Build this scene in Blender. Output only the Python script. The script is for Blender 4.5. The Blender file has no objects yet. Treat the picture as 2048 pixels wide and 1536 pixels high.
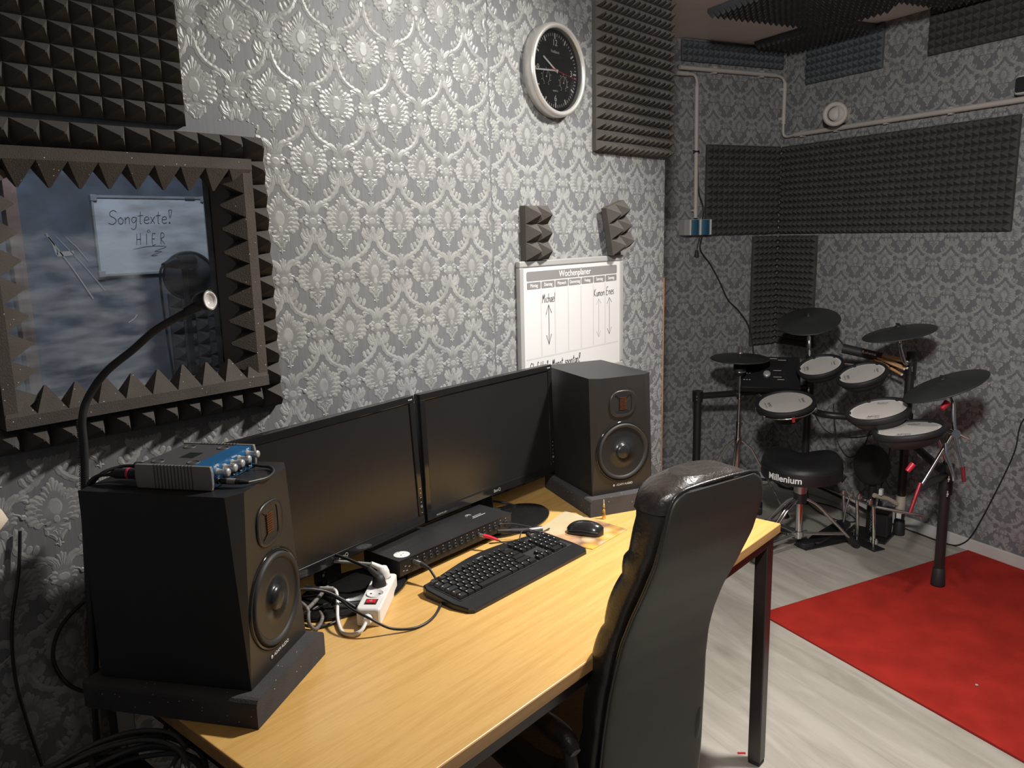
import bpy, math, random
from mathutils import Vector, Matrix, Quaternion
random.seed(4)
SC = bpy.context.scene
COL = SC.collection
pi = math.pi
sin, cos = math.sin, math.cos

# ------------------------------------------------------------------ camera
cam_d = bpy.data.cameras.new('camera')
cam_d.sensor_fit = 'HORIZONTAL'; cam_d.sensor_width = 36.0
cam_d.lens = 1607.3 * 36.0 / 2048.0
cam_d.clip_start = 0.02; cam_d.clip_end = 50
cam = bpy.data.objects.new('camera', cam_d); COL.objects.link(cam)
PITCH, ROLL, YAW = -0.187925, -0.0224842, 0.710598
_T = Matrix(((sin(YAW), cos(YAW), 0), (-cos(YAW), sin(YAW), 0), (0, 0, 1)))
_r = Vector((1, 0, 0)); _f = Vector((0, cos(PITCH), sin(PITCH))); _u = Vector((0, -sin(PITCH), cos(PITCH)))
_r2 = _r*cos(ROLL) + _u*sin(ROLL); _u2 = _u*cos(ROLL) - _r*sin(ROLL)
R_, U_, F_ = _T @ _r2, _T @ _u2, _T @ _f
cam.matrix_world = Matrix(((R_.x, U_.x, -F_.x, 0), (R_.y, U_.y, -F_.y, 0), (R_.z, U_.z, -F_.z, 1.556), (0, 0, 0, 1)))
SC.camera = cam

# ------------------------------------------------------------------ light and exposure
SC.view_settings.view_transform = 'Standard'; SC.view_settings.look = 'None'
SC.view_settings.gamma = 1; SC.view_settings.use_curve_mapping = False
SC.view_settings.exposure = 0.0
w = bpy.data.worlds.new('world'); SC.world = w; w.use_nodes = True
w.node_tree.nodes['Background'].inputs[0].default_value = (0.85, 0.9, 1.0, 1)
w.node_tree.nodes['Background'].inputs[1].default_value = 0.10

def area(name, loc, target, size, power, color, shape='DISK', sy=None):
    d = bpy.data.lights.new(name, 'AREA'); d.energy = power; d.size = size; d.shape = shape; d.color = color
    if sy: d.size_y = sy
    o = bpy.data.objects.new(name, d); COL.objects.link(o); o.location = loc
    o.rotation_euler = (Vector(target)-Vector(loc)).to_track_quat('-Z', 'Y').to_euler()
    return o
L1 = area('ceiling_lamp_over_desk', (2.28, 0.58, 2.50), (1.45, 1.05, 0.7), 0.15, 35, (1.0, 0.965, 0.91)); L1.data.spread = math.radians(125)
L2 = area('ceiling_lamp_left_of_camera', (-0.05, 0.0, 2.45), (4.3, 1.1, 1.0), 0.20, 17, (1.0, 0.98, 0.95)); L2.data.spread = math.radians(78)
area('booth_fill_light', (1.15, 2.2, 2.45), (1.4, 3.2, 1.5), 0.25, 10.0, (0.72, 0.84, 1.0))  # added fill to brighten the booth interior, no actual lamp known there

# ------------------------------------------------------------------ materials
def new_mat(name):
    m = bpy.data.materials.new(name); m.use_nodes = True
    return m, m.node_tree, m.node_tree.nodes['Principled BSDF']
def mat(name, col, rough=0.5, metal=0.0, var=0.0, vscale=8.0, bump=0.0, bscale=60.0, spec=0.5, coat=0.0, stretch=(1, 1, 1), trans=0.0, col2=None):
    """procedural material: base colour with noise variation, optional fine bump"""
    m, nt, b = new_mat(name)
    b.inputs['Roughness'].default_value = rough; b.inputs['Metallic'].default_value = metal
    b.inputs['Specular IOR Level'].default_value = spec; b.inputs['Coat Weight'].default_value = coat
    b.inputs['Transmission Weight'].default_value = trans
    tc = nt.nodes.new('ShaderNodeTexCoord'); mp = nt.nodes.new('ShaderNodeMapping')
    mp.inputs['Scale'].default_value = stretch
    nt.links.new(tc.outputs['Object'], mp.inputs[0])
    n = nt.nodes.new('ShaderNodeTexNoise'); n.inputs['Scale'].default_value = vscale; n.inputs['Detail'].default_value = 4
    nt.links.new(mp.outputs[0], n.inputs['Vector'])
    r = nt.nodes.new('ShaderNodeValToRGB')
    c2 = col2 if col2 else tuple(c*(1-var) for c in col)
    c1 = col if col2 else tuple(min(1, c*(1+var*0.6)) for c in col)
    r.color_ramp.elements[0].color = (*c2, 1); r.color_ramp.elements[1].color = (*c1, 1)
    r.color_ramp.elements[0].position = 0.35; r.color_ramp.elements[1].position = 0.65
    nt.links.new(n.outputs[0], r.inputs[0]); nt.links.new(r.outputs[0], b.inputs['Base Color'])
    if bump:
        n2 = nt.nodes.new('ShaderNodeTexNoise'); n2.inputs['Scale'].default_value = bscale; n2.inputs['Detail'].default_value = 3
        nt.links.new(mp.outputs[0], n2.inputs['Vector'])
        bp = nt.nodes.new('ShaderNodeBump'); bp.inputs['Strength'].default_value = bump; bp.inputs['Distance'].default_value = 0.002
        nt.links.new(n2.outputs[0], bp.inputs['Height']); nt.links.new(bp.outputs[0], b.inputs['Normal'])
    return m
def foam_mat(name, col, speck=False):
    m = mat(name, col, 0.95, var=0.12, vscale=14, bump=0.5, bscale=420, spec=0.2)
    if speck:   # grains of dust and glitter caught in the foam
        nt = m.node_tree; b = nt.nodes['Principled BSDF']
        tc = nt.nodes.new('ShaderNodeTexCoord')
        v = nt.nodes.new('ShaderNodeTexVoronoi'); v.inputs['Scale'].default_value = 115
        nt.links.new(tc.outputs['Object'], v.inputs['Vector'])
        lt = nt.nodes.new('ShaderNodeMath'); lt.operation = 'LESS_THAN'; lt.inputs[1].default_value = 0.10
        nt.links.new(v.outputs['Distance'], lt.inputs[0])
        sp = nt.nodes.new('ShaderNodeSeparateColor'); nt.links.new(v.outputs['Color'], sp.inputs[0])
        gt = nt.nodes.new('ShaderNodeMath'); gt.operation = 'GREATER_THAN'; gt.inputs[1].default_value = 0.72
        nt.links.new(sp.outputs[0], gt.inputs[0])
        mu = nt.nodes.new('ShaderNodeMath'); mu.operation = 'MULTIPLY'
        nt.links.new(lt.outputs[0], mu.inputs[0]); nt.links.new(gt.outputs[0], mu.inputs[1])
        mx = nt.nodes.new('ShaderNodeMix'); mx.data_type = 'RGBA'
        src = b.inputs['Base Color'].links[0].from_socket
        nt.links.new(mu.outputs[0], mx.inputs[0]); nt.links.new(src, mx.inputs[6]); mx.inputs[7].default_value = (0.75, 0.7, 0.62, 1)
        nt.links.new(mx.outputs[2], b.inputs['Base Color'])
    return m
def wood_mat(name, c1, c2, rough, scale=(1, 14, 14), wscale=3.0, spec=0.5):
    m, nt, b = new_mat(name)
    b.inputs['Roughness'].default_value = rough; b.inputs['Specular IOR Level'].default_value = spec
    tc = nt.nodes.new('ShaderNodeTexCoord'); mp = nt.nodes.new('ShaderNodeMapping'); mp.inputs['Scale'].default_value = scale
    nt.links.new(tc.outputs['Object'], mp.inputs[0])
    n = nt.nodes.new('ShaderNodeTexNoise'); n.inputs['Scale'].default_value = wscale; n.inputs['Detail'].default_value = 6; n.inputs['Distortion'].default_value = 0.6
    nt.links.new(mp.outputs[0], n.inputs['Vector'])
    r = nt.nodes.new('ShaderNodeValToRGB')
    r.color_ramp.elements[0].color = (*c2, 1); r.color_ramp.elements[1].color = (*c1, 1)
    r.color_ramp.elements[0].position = 0.38; r.color_ramp.elements[1].position = 0.55
    nt.links.new(n.outputs[0], r.inputs[0])
    n2 = nt.nodes.new('ShaderNodeTexNoise'); n2.inputs['Scale'].default_value = wscale*9; n2.inputs['Detail'].default_value = 2
    nt.links.new(mp.outputs[0], n2.inputs['Vector'])
    mx = nt.nodes.new('ShaderNodeMix'); mx.data_type = 'RGBA'; mx.blend_type = 'MULTIPLY'; mx.inputs[0].default_value = 0.28
    nt.links.new(r.outputs[0], mx.inputs[6]); nt.links.new(n2.outputs[0], mx.inputs[7]); nt.links.new(mx.outputs[2], b.inputs['Base Color'])
    return m

M = {}
M['paper'] = mat('wallpaper_ground', (0.168, 0.170, 0.178), 0.5, var=0.10, vscale=3, stretch=(60, 60, 3), spec=0.4)
M['motif'] = mat('wallpaper_motif', (0.315, 0.314, 0.310), 0.38, var=0.16, vscale=30, spec=0.45)
M['motif2'] = mat('wallpaper_motif_line', (0.215, 0.215, 0.215), 0.45, var=0.15, vscale=30)
M['ceiling'] = mat('ceiling_paint', (0.84, 0.79, 0.75), 0.9, var=0.04, bump=0.1)
M['white_trim'] = mat('white_lacquer', (0.62, 0.60, 0.57), 0.45, var=0.06)
M['orange_wood'] = wood_mat('raw_wood_edge', (0.55, 0.26, 0.12), (0.42, 0.18, 0.08), 0.6, (14, 14, 1))
M['pink_wood'] = wood_mat('pale_wood', (0.42, 0.26, 0.2), (0.30, 0.17, 0.13), 0.6, (14, 14, 1))
M['desk'] = wood_mat('beech_laminate', (0.77, 0.465, 0.150), (0.70, 0.405, 0.120), 0.36, (0.7, 16, 16), 4.0)
M['desk_edge'] = wood_mat('beech_edge_band', (0.60, 0.34, 0.13), (0.5, 0.27, 0.10), 0.42, (0.9, 12, 12), 3.2)
M['foam'] = foam_mat('charcoal_foam', (0.070, 0.066, 0.062))
M['foam_brown'] = foam_mat('brown_grey_foam', (0.092, 0.080, 0.072), True)
M['foam_brown2'] = foam_mat('brown_grey_foam_plain', (0.090, 0.081, 0.074))
M['foam_blue'] = foam_mat('slate_foam', (0.10, 0.11, 0.12))
M['foam_pad'] = foam_mat('grey_speaker_foam', (0.060, 0.056, 0.056), True)
M['black_vinyl'] = mat('black_vinyl', (0.016, 0.016, 0.017), 0.45, var=0.15, bump=0.15, bscale=300, spec=0.45)
M['black_front'] = mat('satin_black_front', (0.020, 0.018, 0.017), 0.38, var=0.1, spec=0.5)
M['cone'] = mat('grey_cone', (0.022, 0.023, 0.025), 0.28, var=0.1, metal=0.3)
M['rubber'] = mat('black_rubber', (0.018, 0.018, 0.019), 0.6, var=0.1)
M['plastic'] = mat('black_plastic', (0.015, 0.015, 0.016), 0.33, var=0.1)
M['gloss'] = mat('piano_black', (0.012, 0.012, 0.012), 0.08, var=0.05)
M['screen'] = mat('matt_screen', (0.014, 0.013, 0.013), 0.27, var=0.02, spec=0.6)
M['silver'] = mat('silver_paint', (0.62, 0.61, 0.58), 0.3, metal=0.5, var=0.05)
M['chrome'] = mat('chrome', (0.75, 0.74, 0.73), 0.12, metal=1.0, var=0.03)
M['steel'] = mat('brushed_steel', (0.5, 0.49, 0.48), 0.3, metal=0.9, var=0.05)
M['dialface'] = mat('black_dial', (0.025, 0.028, 0.03), 0.35, var=0.05)
M['white'] = mat('white_plastic', (0.78, 0.76, 0.74), 0.35, var=0.03)
M['white_print'] = mat('white_print', (0.85, 0.84, 0.82), 0.5, var=0.02)
M['board'] = mat('whiteboard_enamel', (0.66, 0.65, 0.64), 0.18, var=0.01)
M['grey_print'] = mat('grey_print', (0.23, 0.22, 0.22), 0.4, var=0.02)
M['pale_print'] = mat('pale_grey_print', (0.58, 0.575, 0.57), 0.4, var=0.01)
M['ink'] = mat('black_marker_ink', (0.03, 0.03, 0.035), 0.5, var=0.1)
M['alu'] = mat('grey_frame_plastic', (0.36, 0.355, 0.345), 0.35, var=0.03)
M['red'] = mat('red_plastic', (0.55, 0.02, 0.04), 0.35, var=0.05)
M['red_chrome'] = mat('red_tinted_chrome', (0.55, 0.08, 0.1), 0.2, metal=0.8, var=0.05)
M['brass'] = mat('gold_plated_brass', (0.75, 0.50, 0.16), 0.25, metal=0.9, var=0.05)
M['blue'] = mat('blue_anodised', (0.012, 0.115, 0.28), 0.4, metal=0.2, var=0.08)
M['amp_grey'] = mat('warm_grey_metal', (0.235, 0.22, 0.205), 0.5, metal=0.2, var=0.06)
M['amp_top'] = mat('dark_grey_metal', (0.085, 0.08, 0.082), 0.5, metal=0.3, var=0.06)
M['cable'] = mat('black_cable', (0.016, 0.016, 0.017), 0.42, var=0.1)
M['cable_grey'] = mat('braided_cable', (0.16, 0.145, 0.135), 0.6, var=0.5, vscale=200)
M['cable_dark'] = mat('dark_grey_cable', (0.045, 0.047, 0.047), 0.45, var=0.1)
M['leather'] = mat('black_leather', (0.020, 0.017, 0.016), 0.30, var=0.25, vscale=20, bump=0.35, bscale=160, spec=0.6)
M['leather_back'] = mat('worn_black_leather', (0.038, 0.033, 0.028), 0.48, var=0.15, vscale=5, bump=0.12, bscale=260, spec=0.5)
M['leather_top'] = mat('cracked_brown_leather', (0.028, 0.021, 0.018), 0.33, var=0.35, vscale=40, bump=0.6, bscale=120, spec=0.7)
M['black_metal'] = mat('black_powder_coat', (0.022, 0.020, 0.020), 0.4, var=0.1, metal=0.1)
M['red_black'] = mat('black_enamel', (0.030, 0.022, 0.022), 0.3, var=0.1)
M['head'] = mat('mesh_head', (0.66, 0.62, 0.58), 0.6, var=0.05, bump=0.2, bscale=600)
M['head_rim'] = mat('white_head_ring', (0.82, 0.80, 0.77), 0.5, var=0.02)
M['cym'] = mat('rubber_cymbal', (0.030, 0.033, 0.033), 0.5, var=0.15)
M['cloth'] = mat('cream_cotton', (0.72, 0.64, 0.53), 0.85, var=0.06, vscale=6, bump=0.3, bscale=500)
M['stickwood'] = wood_mat('hickory', (0.6, 0.33, 0.14), (0.5, 0.25, 0.09), 0.5, (1, 1, 10))
M['tape'] = mat('masking_tape', (0.50, 0.44, 0.36), 0.7, var=0.1)
M['felt'] = mat('beige_felt', (0.55, 0.43, 0.36), 0.9, var=0.1)
M['led'] = mat('lamp_glass', (0.75, 0.73, 0.70), 0.12, var=0.25, vscale=60)
M['conduit'] = mat('cream_conduit', (0.50, 0.46, 0.42), 0.5, var=0.04)
M['blue_dark'] = mat('petrol_blue_plastic', (0.02, 0.10, 0.17), 0.4, var=0.05)

def glass_mat():
    m, nt, b = new_mat('smeared_window_glass')
    b.inputs['Base Color'].default_value = (0.93, 0.96, 1, 1); b.inputs['Roughness'].default_value = 0.02
    b.inputs['Transmission Weight'].default_value = 1; b.inputs['IOR'].default_value = 1.05
    d = nt.nodes.new('ShaderNodeBsdfDiffuse'); d.inputs['Color'].default_value = (0.55, 0.60, 0.66, 1)
    tc = nt.nodes.new('ShaderNodeTexCoord'); mp = nt.nodes.new('ShaderNodeMapping')
    mp.inputs['Rotation'].default_value = (0, 0.5, 0); mp.inputs['Scale'].default_value = (6, 1, 22)
    nt.links.new(tc.outputs['Object'], mp.inputs[0])
    n = nt.nodes.new('ShaderNodeTexNoise'); n.inputs['Scale'].default_value = 2.2; n.inputs['Detail'].default_value = 5
    nt.links.new(mp.outputs[0], n.inputs['Vector'])
    mr = nt.nodes.new('ShaderNodeMapRange'); mr.inputs[1].default_value = 0.35; mr.inputs[2].default_value = 0.8
    mr.inputs[3].default_value = 0.04; mr.inputs[4].default_value = 0.36
    nt.links.new(n.outputs[0], mr.inputs[0])
    mix = nt.nodes.new('ShaderNodeMixShader'); out = nt.nodes['Material Output']
    nt.links.new(mr.outputs[0], mix.inputs[0]); nt.links.new(b.outputs[0], mix.inputs[1]); nt.links.new(d.outputs[0], mix.inputs[2])
    nt.links.new(mix.outputs[0], out.inputs[0])
    return m
M['glass'] = glass_mat()
def clear_glass():
    m, nt, b = new_mat('clear_cover_glass')
    b.inputs['Roughness'].default_value = 0.03; b.inputs['Transmission Weight'].default_value = 1; b.inputs['IOR'].default_value = 1.08
    return m
M['cover'] = clear_glass()
def floor_mat():
    m, nt, b = new_mat('light_grey_laminate')
    b.inputs['Roughness'].default_value = 0.34; b.inputs['Specular IOR Level'].default_value = 0.45
    tc = nt.nodes.new('ShaderNodeTexCoord'); mp = nt.nodes.new('ShaderNodeMapping')
    mp.inputs['Rotation'].default_value = (0, 0, -1.165)
    nt.links.new(tc.outputs['Object'], mp.inputs[0])
    br = nt.nodes.new('ShaderNodeTexBrick'); br.inputs['Scale'].default_value = 1.0
    br.inputs['Brick Width'].default_value = 1.28; br.inputs['Row Height'].default_value = 0.19
    br.inputs['Mortar Size'].default_value = 0.0012; br.inputs['Mortar Smooth'].default_value = 0.3
    br.inputs['Color1'].default_value = (0.53, 0.49, 0.43, 1); br.inputs['Color2'].default_value = (0.56, 0.52, 0.46, 1)
    br.inputs['Mortar'].default_value = (0.48, 0.445, 0.39, 1)
    nt.links.new(mp.outputs[0], br.inputs['Vector'])
    m2 = nt.nodes.new('ShaderNodeMapping'); m2.inputs['Scale'].default_value = (1.6, 9, 1); nt.links.new(mp.outputs[0], m2.inputs[0])
    n = nt.nodes.new('ShaderNodeTexNoise'); n.inputs['Scale'].default_value = 1.6; n.inputs['Detail'].default_value = 7; n.inputs['Distortion'].default_value = 0.8
    nt.links.new(m2.outputs[0], n.inputs['Vector'])
    r = nt.nodes.new('ShaderNodeValToRGB'); r.color_ramp.elements[0].position = 0.30; r.color_ramp.elements[1].position = 0.62
    r.color_ramp.elements[0].color = (0.62, 0.60, 0.58, 1); r.color_ramp.elements[1].color = (1, 1, 1, 1)
    nt.links.new(n.outputs[0], r.inputs[0])
    mx = nt.nodes.new('ShaderNodeMix'); mx.data_type = 'RGBA'; mx.blend_type = 'MULTIPLY'; mx.inputs[0].default_value = 0.75
    nt.links.new(br.outputs[0], mx.inputs[6]); nt.links.new(r.outputs[0], mx.inputs[7]); nt.links.new(mx.outputs[2], b.inputs['Base Color'])
    return m
M['floor'] = floor_mat()
M['carpet'] = mat('red_carpet_pile', (0.45, 0.030, 0.020), 0.95, var=0.16, vscale=7, bump=1.0, bscale=420, spec=0.15)
def pad_mat():
    m, nt, b = new_mat('printed_mouse_mat'); b.inputs['Roughness'].default_value = 0.55
    tc = nt.nodes.new('ShaderNodeTexCoord'); sx = nt.nodes.new('ShaderNodeSeparateXYZ'); nt.links.new(tc.outputs['Object'], sx.inputs[0])
    n = nt.nodes.new('ShaderNodeTexNoise'); n.inputs['Scale'].default_value = 9; nt.links.new(tc.outputs['Object'], n.inputs['Vector'])
    a = nt.nodes.new('ShaderNodeMath'); a.operation = 'MULTIPLY_ADD'; a.inputs[1].default_value = -3.2; a.inputs[2].default_value = 0.15
    nt.links.new(sx.outputs[1], a.inputs[0])
    s = nt.nodes.new('ShaderNodeMath'); s.operation = 'ADD'; nt.links.new(a.outputs[0], s.inputs[0]); nt.links.new(n.outputs[0], s.inputs[1])
    r = nt.nodes.new('ShaderNodeValToRGB'); e = r.color_ramp.elements
    e[0].position = 0.40; e[0].color = (0.50, 0.42, 0.26, 1); e[1].position = 1.05; e[1].color = (0.62, 0.36, 0.06, 1)
    k = e.new(0.62); k.color = (0.52, 0.31, 0.16, 1); k = e.new(0.85); k.color = (0.20, 0.10, 0.06, 1)
    nt.links.new(s.outputs[0], r.inputs[0])
    v = nt.nodes.new('ShaderNodeTexVoronoi'); v.inputs['Scale'].default_value = 17; nt.links.new(tc.outputs['Object'], v.inputs['Vector'])
    c = nt.nodes.new('ShaderNodeValToRGB'); c.color_ramp.elements[0].position = 0.0; c.color_ramp.elements[0].color = (0, 0, 0, 1)
    c.color_ramp.elements[1].position = 0.5; c.color_ramp.elements[1].color = (0, 0, 0, 1); k = c.color_ramp.elements.new(0.3); k.color = (0.7, 0.7, 0.7, 1)
    nt.links.new(v.outputs['Distance'], c.inputs[0])
    mx = nt.nodes.new('ShaderNodeMix'); mx.data_type = 'RGBA'; nt.links.new(c.outputs[0], mx.inputs[0]); nt.links.new(r.outputs[0], mx.inputs[6])
    mx.inputs[7].default_value = (0.62, 0.47, 0.32, 1); nt.links.new(mx.outputs[2], b.inputs['Base Color'])
    return m
M['mat_print'] = pad_mat()

# ------------------------------------------------------------------ mesh builder
def frame(n, up=(0, 0, 1), o=(0, 0, 0)):
    """matrix whose z axis is n, y as near up as possible"""
    z = Vector(n).normalized(); y = Vector(up); y = (y - z*y.dot(z))
    if y.length < 1e-5: y = Vector((0, 1, 0)) - z*z.y
    y.normalize(); x = y.cross(z)
    return Matrix(((x.x, y.x, z.x, o[0]), (x.y, y.y, z.y, o[1]), (x.z, y.z, z.z, o[2]), (0, 0, 0, 1)))
def Tr(x, y, z): return Matrix.Translation((x, y, z))
def Rz(a): return Matrix.Rotation(a, 4, 'Z')
def Rx(a): return Matrix.Rotation(a, 4, 'X')
def Ry(a): return Matrix.Rotation(a, 4, 'Y')

def spline(pts, n=8, closed=False):
    P = [Vector(p) for p in pts]; out = []; N = len(P)
    for i in range(N if closed else N-1):
        if closed: p0, p1, p2, p3 = P[i-1], P[i], P[(i+1) % N], P[(i+2) % N]
        else: p0, p1, p2, p3 = P[max(0, i-1)], P[i], P[i+1], P[min(N-1, i+2)]
        for k in range(n):
            t = k/n
            out.append(0.5*((2*p1)+(p2-p0)*t+(2*p0-5*p1+4*p2-p3)*t*t+(3*p1-p0-3*p2+p3)*t**3))
    if not closed: out.append(P[-1].copy())
    return out

class MB:
    def __init__(s): s.v = []; s.f = []; s.mi = []; s.sm = []; s.M = Matrix.Identity(4); s.cur = 0; s.smooth = False
    def add(s, vs, fs, smooth=None):
        b = len(s.v); s.v += [tuple(s.M @ Vector(p)) for p in vs]
        for f in fs: s.f.append(tuple(b+i for i in f)); s.mi.append(s.cur); s.sm.append(s.smooth if smooth is None else smooth)
        return s
    def box(s, x0, x1, y0, y1, z0, z1):
        vs = [(x, y, z) for x in (x0, x1) for y in (y0, y1) for z in (z0, z1)]
        return s.add(vs, [(0, 1, 3, 2), (4, 6, 7, 5), (0, 4, 5, 1), (2, 3, 7, 6), (0, 2, 6, 4), (1, 5, 7, 3)])
    def rbox(s, x0, x1, y0, y1, z0, z1, r, n=3):
        """box with corners rounded in plan (xy) and a small top chamfer"""
        pts = []
        for cx, cy, a0 in ((x1-r, y1-r, 0), (x0+r, y1-r, pi/2), (x0+r, y0+r, pi), (x1-r, y0+r, 1.5*pi)):
            for k in range(n+1): a = a0+pi/2*k/n; pts.append((cx+r*cos(a), cy+r*sin(a)))
        return s.prism(pts, z0, z1, min(r, (z1-z0)*0.3)*0.5)
    def prism(s, pts, z0, z1, ch=0.0):
        n = len(pts); cx = sum(p[0] for p in pts)/n; cy = sum(p[1] for p in pts)/n
        L = [(z0, 0)] + ([(z1-ch, 0), (z1, ch)] if ch else [(z1, 0)])
        vs = []
        for z, c in L:
            for p in pts:
                d = math.hypot(p[0]-cx, p[1]-cy) or 1; k = 1-c/d; vs.append((cx+(p[0]-cx)*k, cy+(p[1]-cy)*k, z))
        fs = [tuple(reversed(range(n)))]
        for l in range(len(L)-1):
            for i in range(n): fs.append((l*n+i, l*n+(i+1) % n, (l+1)*n+(i+1) % n, (l+1)*n+i))
        fs.append(tuple((len(L)-1)*n+i for i in range(n)))
        return s.add(vs, fs)
    def loft(s, rings, caps=True, closed=True, smooth=True):
        n = len(rings[0]); vs = [p for r in rings for p in r]; fs = []
        for l in range(len(rings)-1):
            for i in range(n if closed else n-1): fs.append((l*n+i, l*n+(i+1) % n, (l+1)*n+(i+1) % n, (l+1)*n+i))
        s.add(vs, fs, smooth)
        if caps and closed:
            s.add(rings[0], [tuple(reversed(range(n)))], False); s.add(rings[-1], [tuple(range(n))], False)
        return s
    def cyl(s, p0, p1, r0, r1=None, n=16, caps=True, smooth=True):
        p0 = Vector(p0); p1 = Vector(p1); r1 = r0 if r1 is None else r1
        m = frame(p1-p0, (0, 0, 1) if abs((p1-p0).normalized().z) < .95 else (0, 1, 0))
        rings = [[tuple(p + m.to_3x3() @ Vector((r*cos(2*pi*i/n), r*sin(2*pi*i/n), 0))) for i in range(n)] for p, r in ((p0, r0), (p1, r1))]
        return s.loft(rings, caps, True, smooth)
    def tube(s, pts, r, n=8, closed=False, smooth=True):
        P = [Vector(p) for p in pts]; N = len(P); rings = []
        t = (P[1]-P[0]).normalized(); ref = Vector((0, 0, 1)) if abs(t.z) < .9 else Vector((1, 0, 0)); x = (ref - t*ref.dot(t)).normalized()
        for i, p in enumerate(P):
            if closed: t = (P[(i+1) % N]-P[i-1]).normalized()
            else: t = (P[min(N-1, i+1)]-P[max(0, i-1)]).normalized()
            x = (x - t*x.dot(t)).normalized(); y = t.cross(x); rr = r(i/(N-1)) if callable(r) else r
            rings.append([tuple(p+x*rr*cos(2*pi*k/n)+y*rr*sin(2*pi*k/n)) for k in range(n)])
        if closed: rings.append(rings[0])
        return s.loft(rings, not closed, True, smooth)
    def lathe(s, prof, n=40, sx=1.0, sy=1.0, smooth=True):
        """profile of (radius, z) revolved round z"""
        rings = [[(r*cos(2*pi*i/n)*sx, r*sin(2*pi*i/n)*sy, z) for i in range(n)] for r, z in prof]
        vs = [p for r in rings for p in r]; fs = []
        for l in range(len(rings)-1):
            for i in range(n): fs.append((l*n+i, l*n+(i+1) % n, (l+1)*n+(i+1) % n, (l+1)*n+i))
        return s.add(vs, fs, smooth)
    def disc(s, r, z, n=40, sx=1, sy=1):
        return s.add([(r*cos(2*pi*i/n)*sx, r*sin(2*pi*i/n)*sy, z) for i in range(n)], [tuple(range(n))], False)
    def sphere(s, c, r, n=14, m=8, sz=1.0):
        c = Vector(c); pr = [(max(1e-5, r*sin(pi*k/m)), -r*cos(pi*k/m)*sz) for k in range(m+1)]
        o = s.M; s.M = o @ Matrix.Translation(c); s.lathe(pr, n); s.M = o; return s
    def pyramids(s, nx, ny, p, base, h, x0=0, y0=0, mask=None):
        """foam: nx by ny pyramids of pitch p on a slab of thickness base, pointing to +z"""
        X1, Y1 = x0+nx*p, y0+ny*p; e = 0.0012
        s.add([(x0, y0, 0), (X1, y0, 0), (X1, Y1, 0), (x0, Y1, 0), (x0, y0, base), (X1, y0, base), (X1, Y1, base), (x0, Y1, base)],
              [(3, 2, 1, 0), (0, 1, 5, 4), (1, 2, 6, 5), (2, 3, 7, 6), (3, 0, 4, 7)])
        for i in range(nx):
            for j in range(ny):
                a, b = x0+i*p, y0+j*p; cx, cy = a+p/2, b+p/2; hh = h*random.uniform(.96, 1.02); t = p*0.035
                s.add([(a, b, base), (a+p, b, base), (a+p, b+p, base), (a, b+p, base), (cx-t, cy-t, base+hh), (cx+t, cy-t, base+hh), (cx+t, cy+t, base+hh), (cx-t, cy+t, base+hh)],
                      [(0, 1, 5, 4), (1, 2, 6, 5), (2, 3, 7, 6), (3, 0, 4, 7), (4, 5, 6, 7)])
        return s
    def build(s, name, m, parent=None, loc=None, rotz=None, bevel=0.0, seg=2, subd=0):
        used = set(i for f in s.f for i in f)
        if len(used) < len(s.v):
            mp = {}; nv = []
            for i, v in enumerate(s.v):
                if i in used: mp[i] = len(nv); nv.append(v)
            s.v = nv; s.f = [tuple(mp[i] for i in f) for f in s.f]
        me = bpy.data.meshes.new(name); me.from_pydata(s.v, [], s.f)
        for k in (m if isinstance(m, (list, tuple)) else [m]): me.materials.append(M[k] if isinstance(k, str) else k)
        me.polygons.foreach_set('material_index', s.mi); me.polygons.foreach_set('use_smooth', s.sm); me.update()
        o = bpy.data.objects.new(name, me); COL.objects.link(o)
        if parent: o.parent = parent
        if loc: o.location = loc
        if rotz: o.rotation_euler = (0, 0, rotz)
        if bevel:
            b = o.modifiers.new('bevel', 'BEVEL'); b.width = bevel; b.segments = seg; b.limit_method = 'ANGLE'; b.angle_limit = 0.6
        if subd:
            b = o.modifiers.new('subsurf', 'SUBSURF'); b.levels = subd; b.render_levels = subd
        return o

def thing(name, label, cat, loc=(0, 0, 0), rotz=0.0, group=None):
    o = bpy.data.objects.new(name, None); COL.objects.link(o); o.empty_display_size = 0.05
    o.location = loc; o.rotation_euler = (0, 0, rotz); o['label'] = label; o['category'] = cat
    if group: o['group'] = group
    return o
def tag(o, label, cat, group=None, kind=None):
    o['label'] = label; o['category'] = cat
    if group: o['group'] = group
    if kind: o['kind'] = kind
    return o
def struct(o, label=None):
    o['kind'] = 'structure'
    if label: o['label'] = label
    return o
def copy_tree(o, parent=None):
    c = o.copy(); COL.objects.link(c); c.parent = parent
    for ch in list(o.children): copy_tree(ch, c)
    return c
def text_mesh(s, size, m, parent, name, mtx, extrude=0.0002, align='CENTER', sx=1.0):
    """printed lettering turned into a flat mesh, lying in the xy plane of mtx"""
    cu = bpy.data.curves.new(name, 'FONT'); cu.body = s; cu.size = size; cu.align_x = align; cu.align_y = 'CENTER'; cu.extrude = extrude
    t = bpy.data.objects.new(name, cu); COL.objects.link(t)
    dg = bpy.context.evaluated_depsgraph_get(); me = bpy.data.meshes.new_from_object(t.evaluated_get(dg))
    bpy.data.objects.remove(t); me.materials.clear(); me.materials.append(M[m])
    me.transform(mtx @ Matrix.Diagonal((sx, 1, 1, 1)))
    o = bpy.data.objects.new(name, me); COL.objects.link(o); o.parent = parent
    return o
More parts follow.
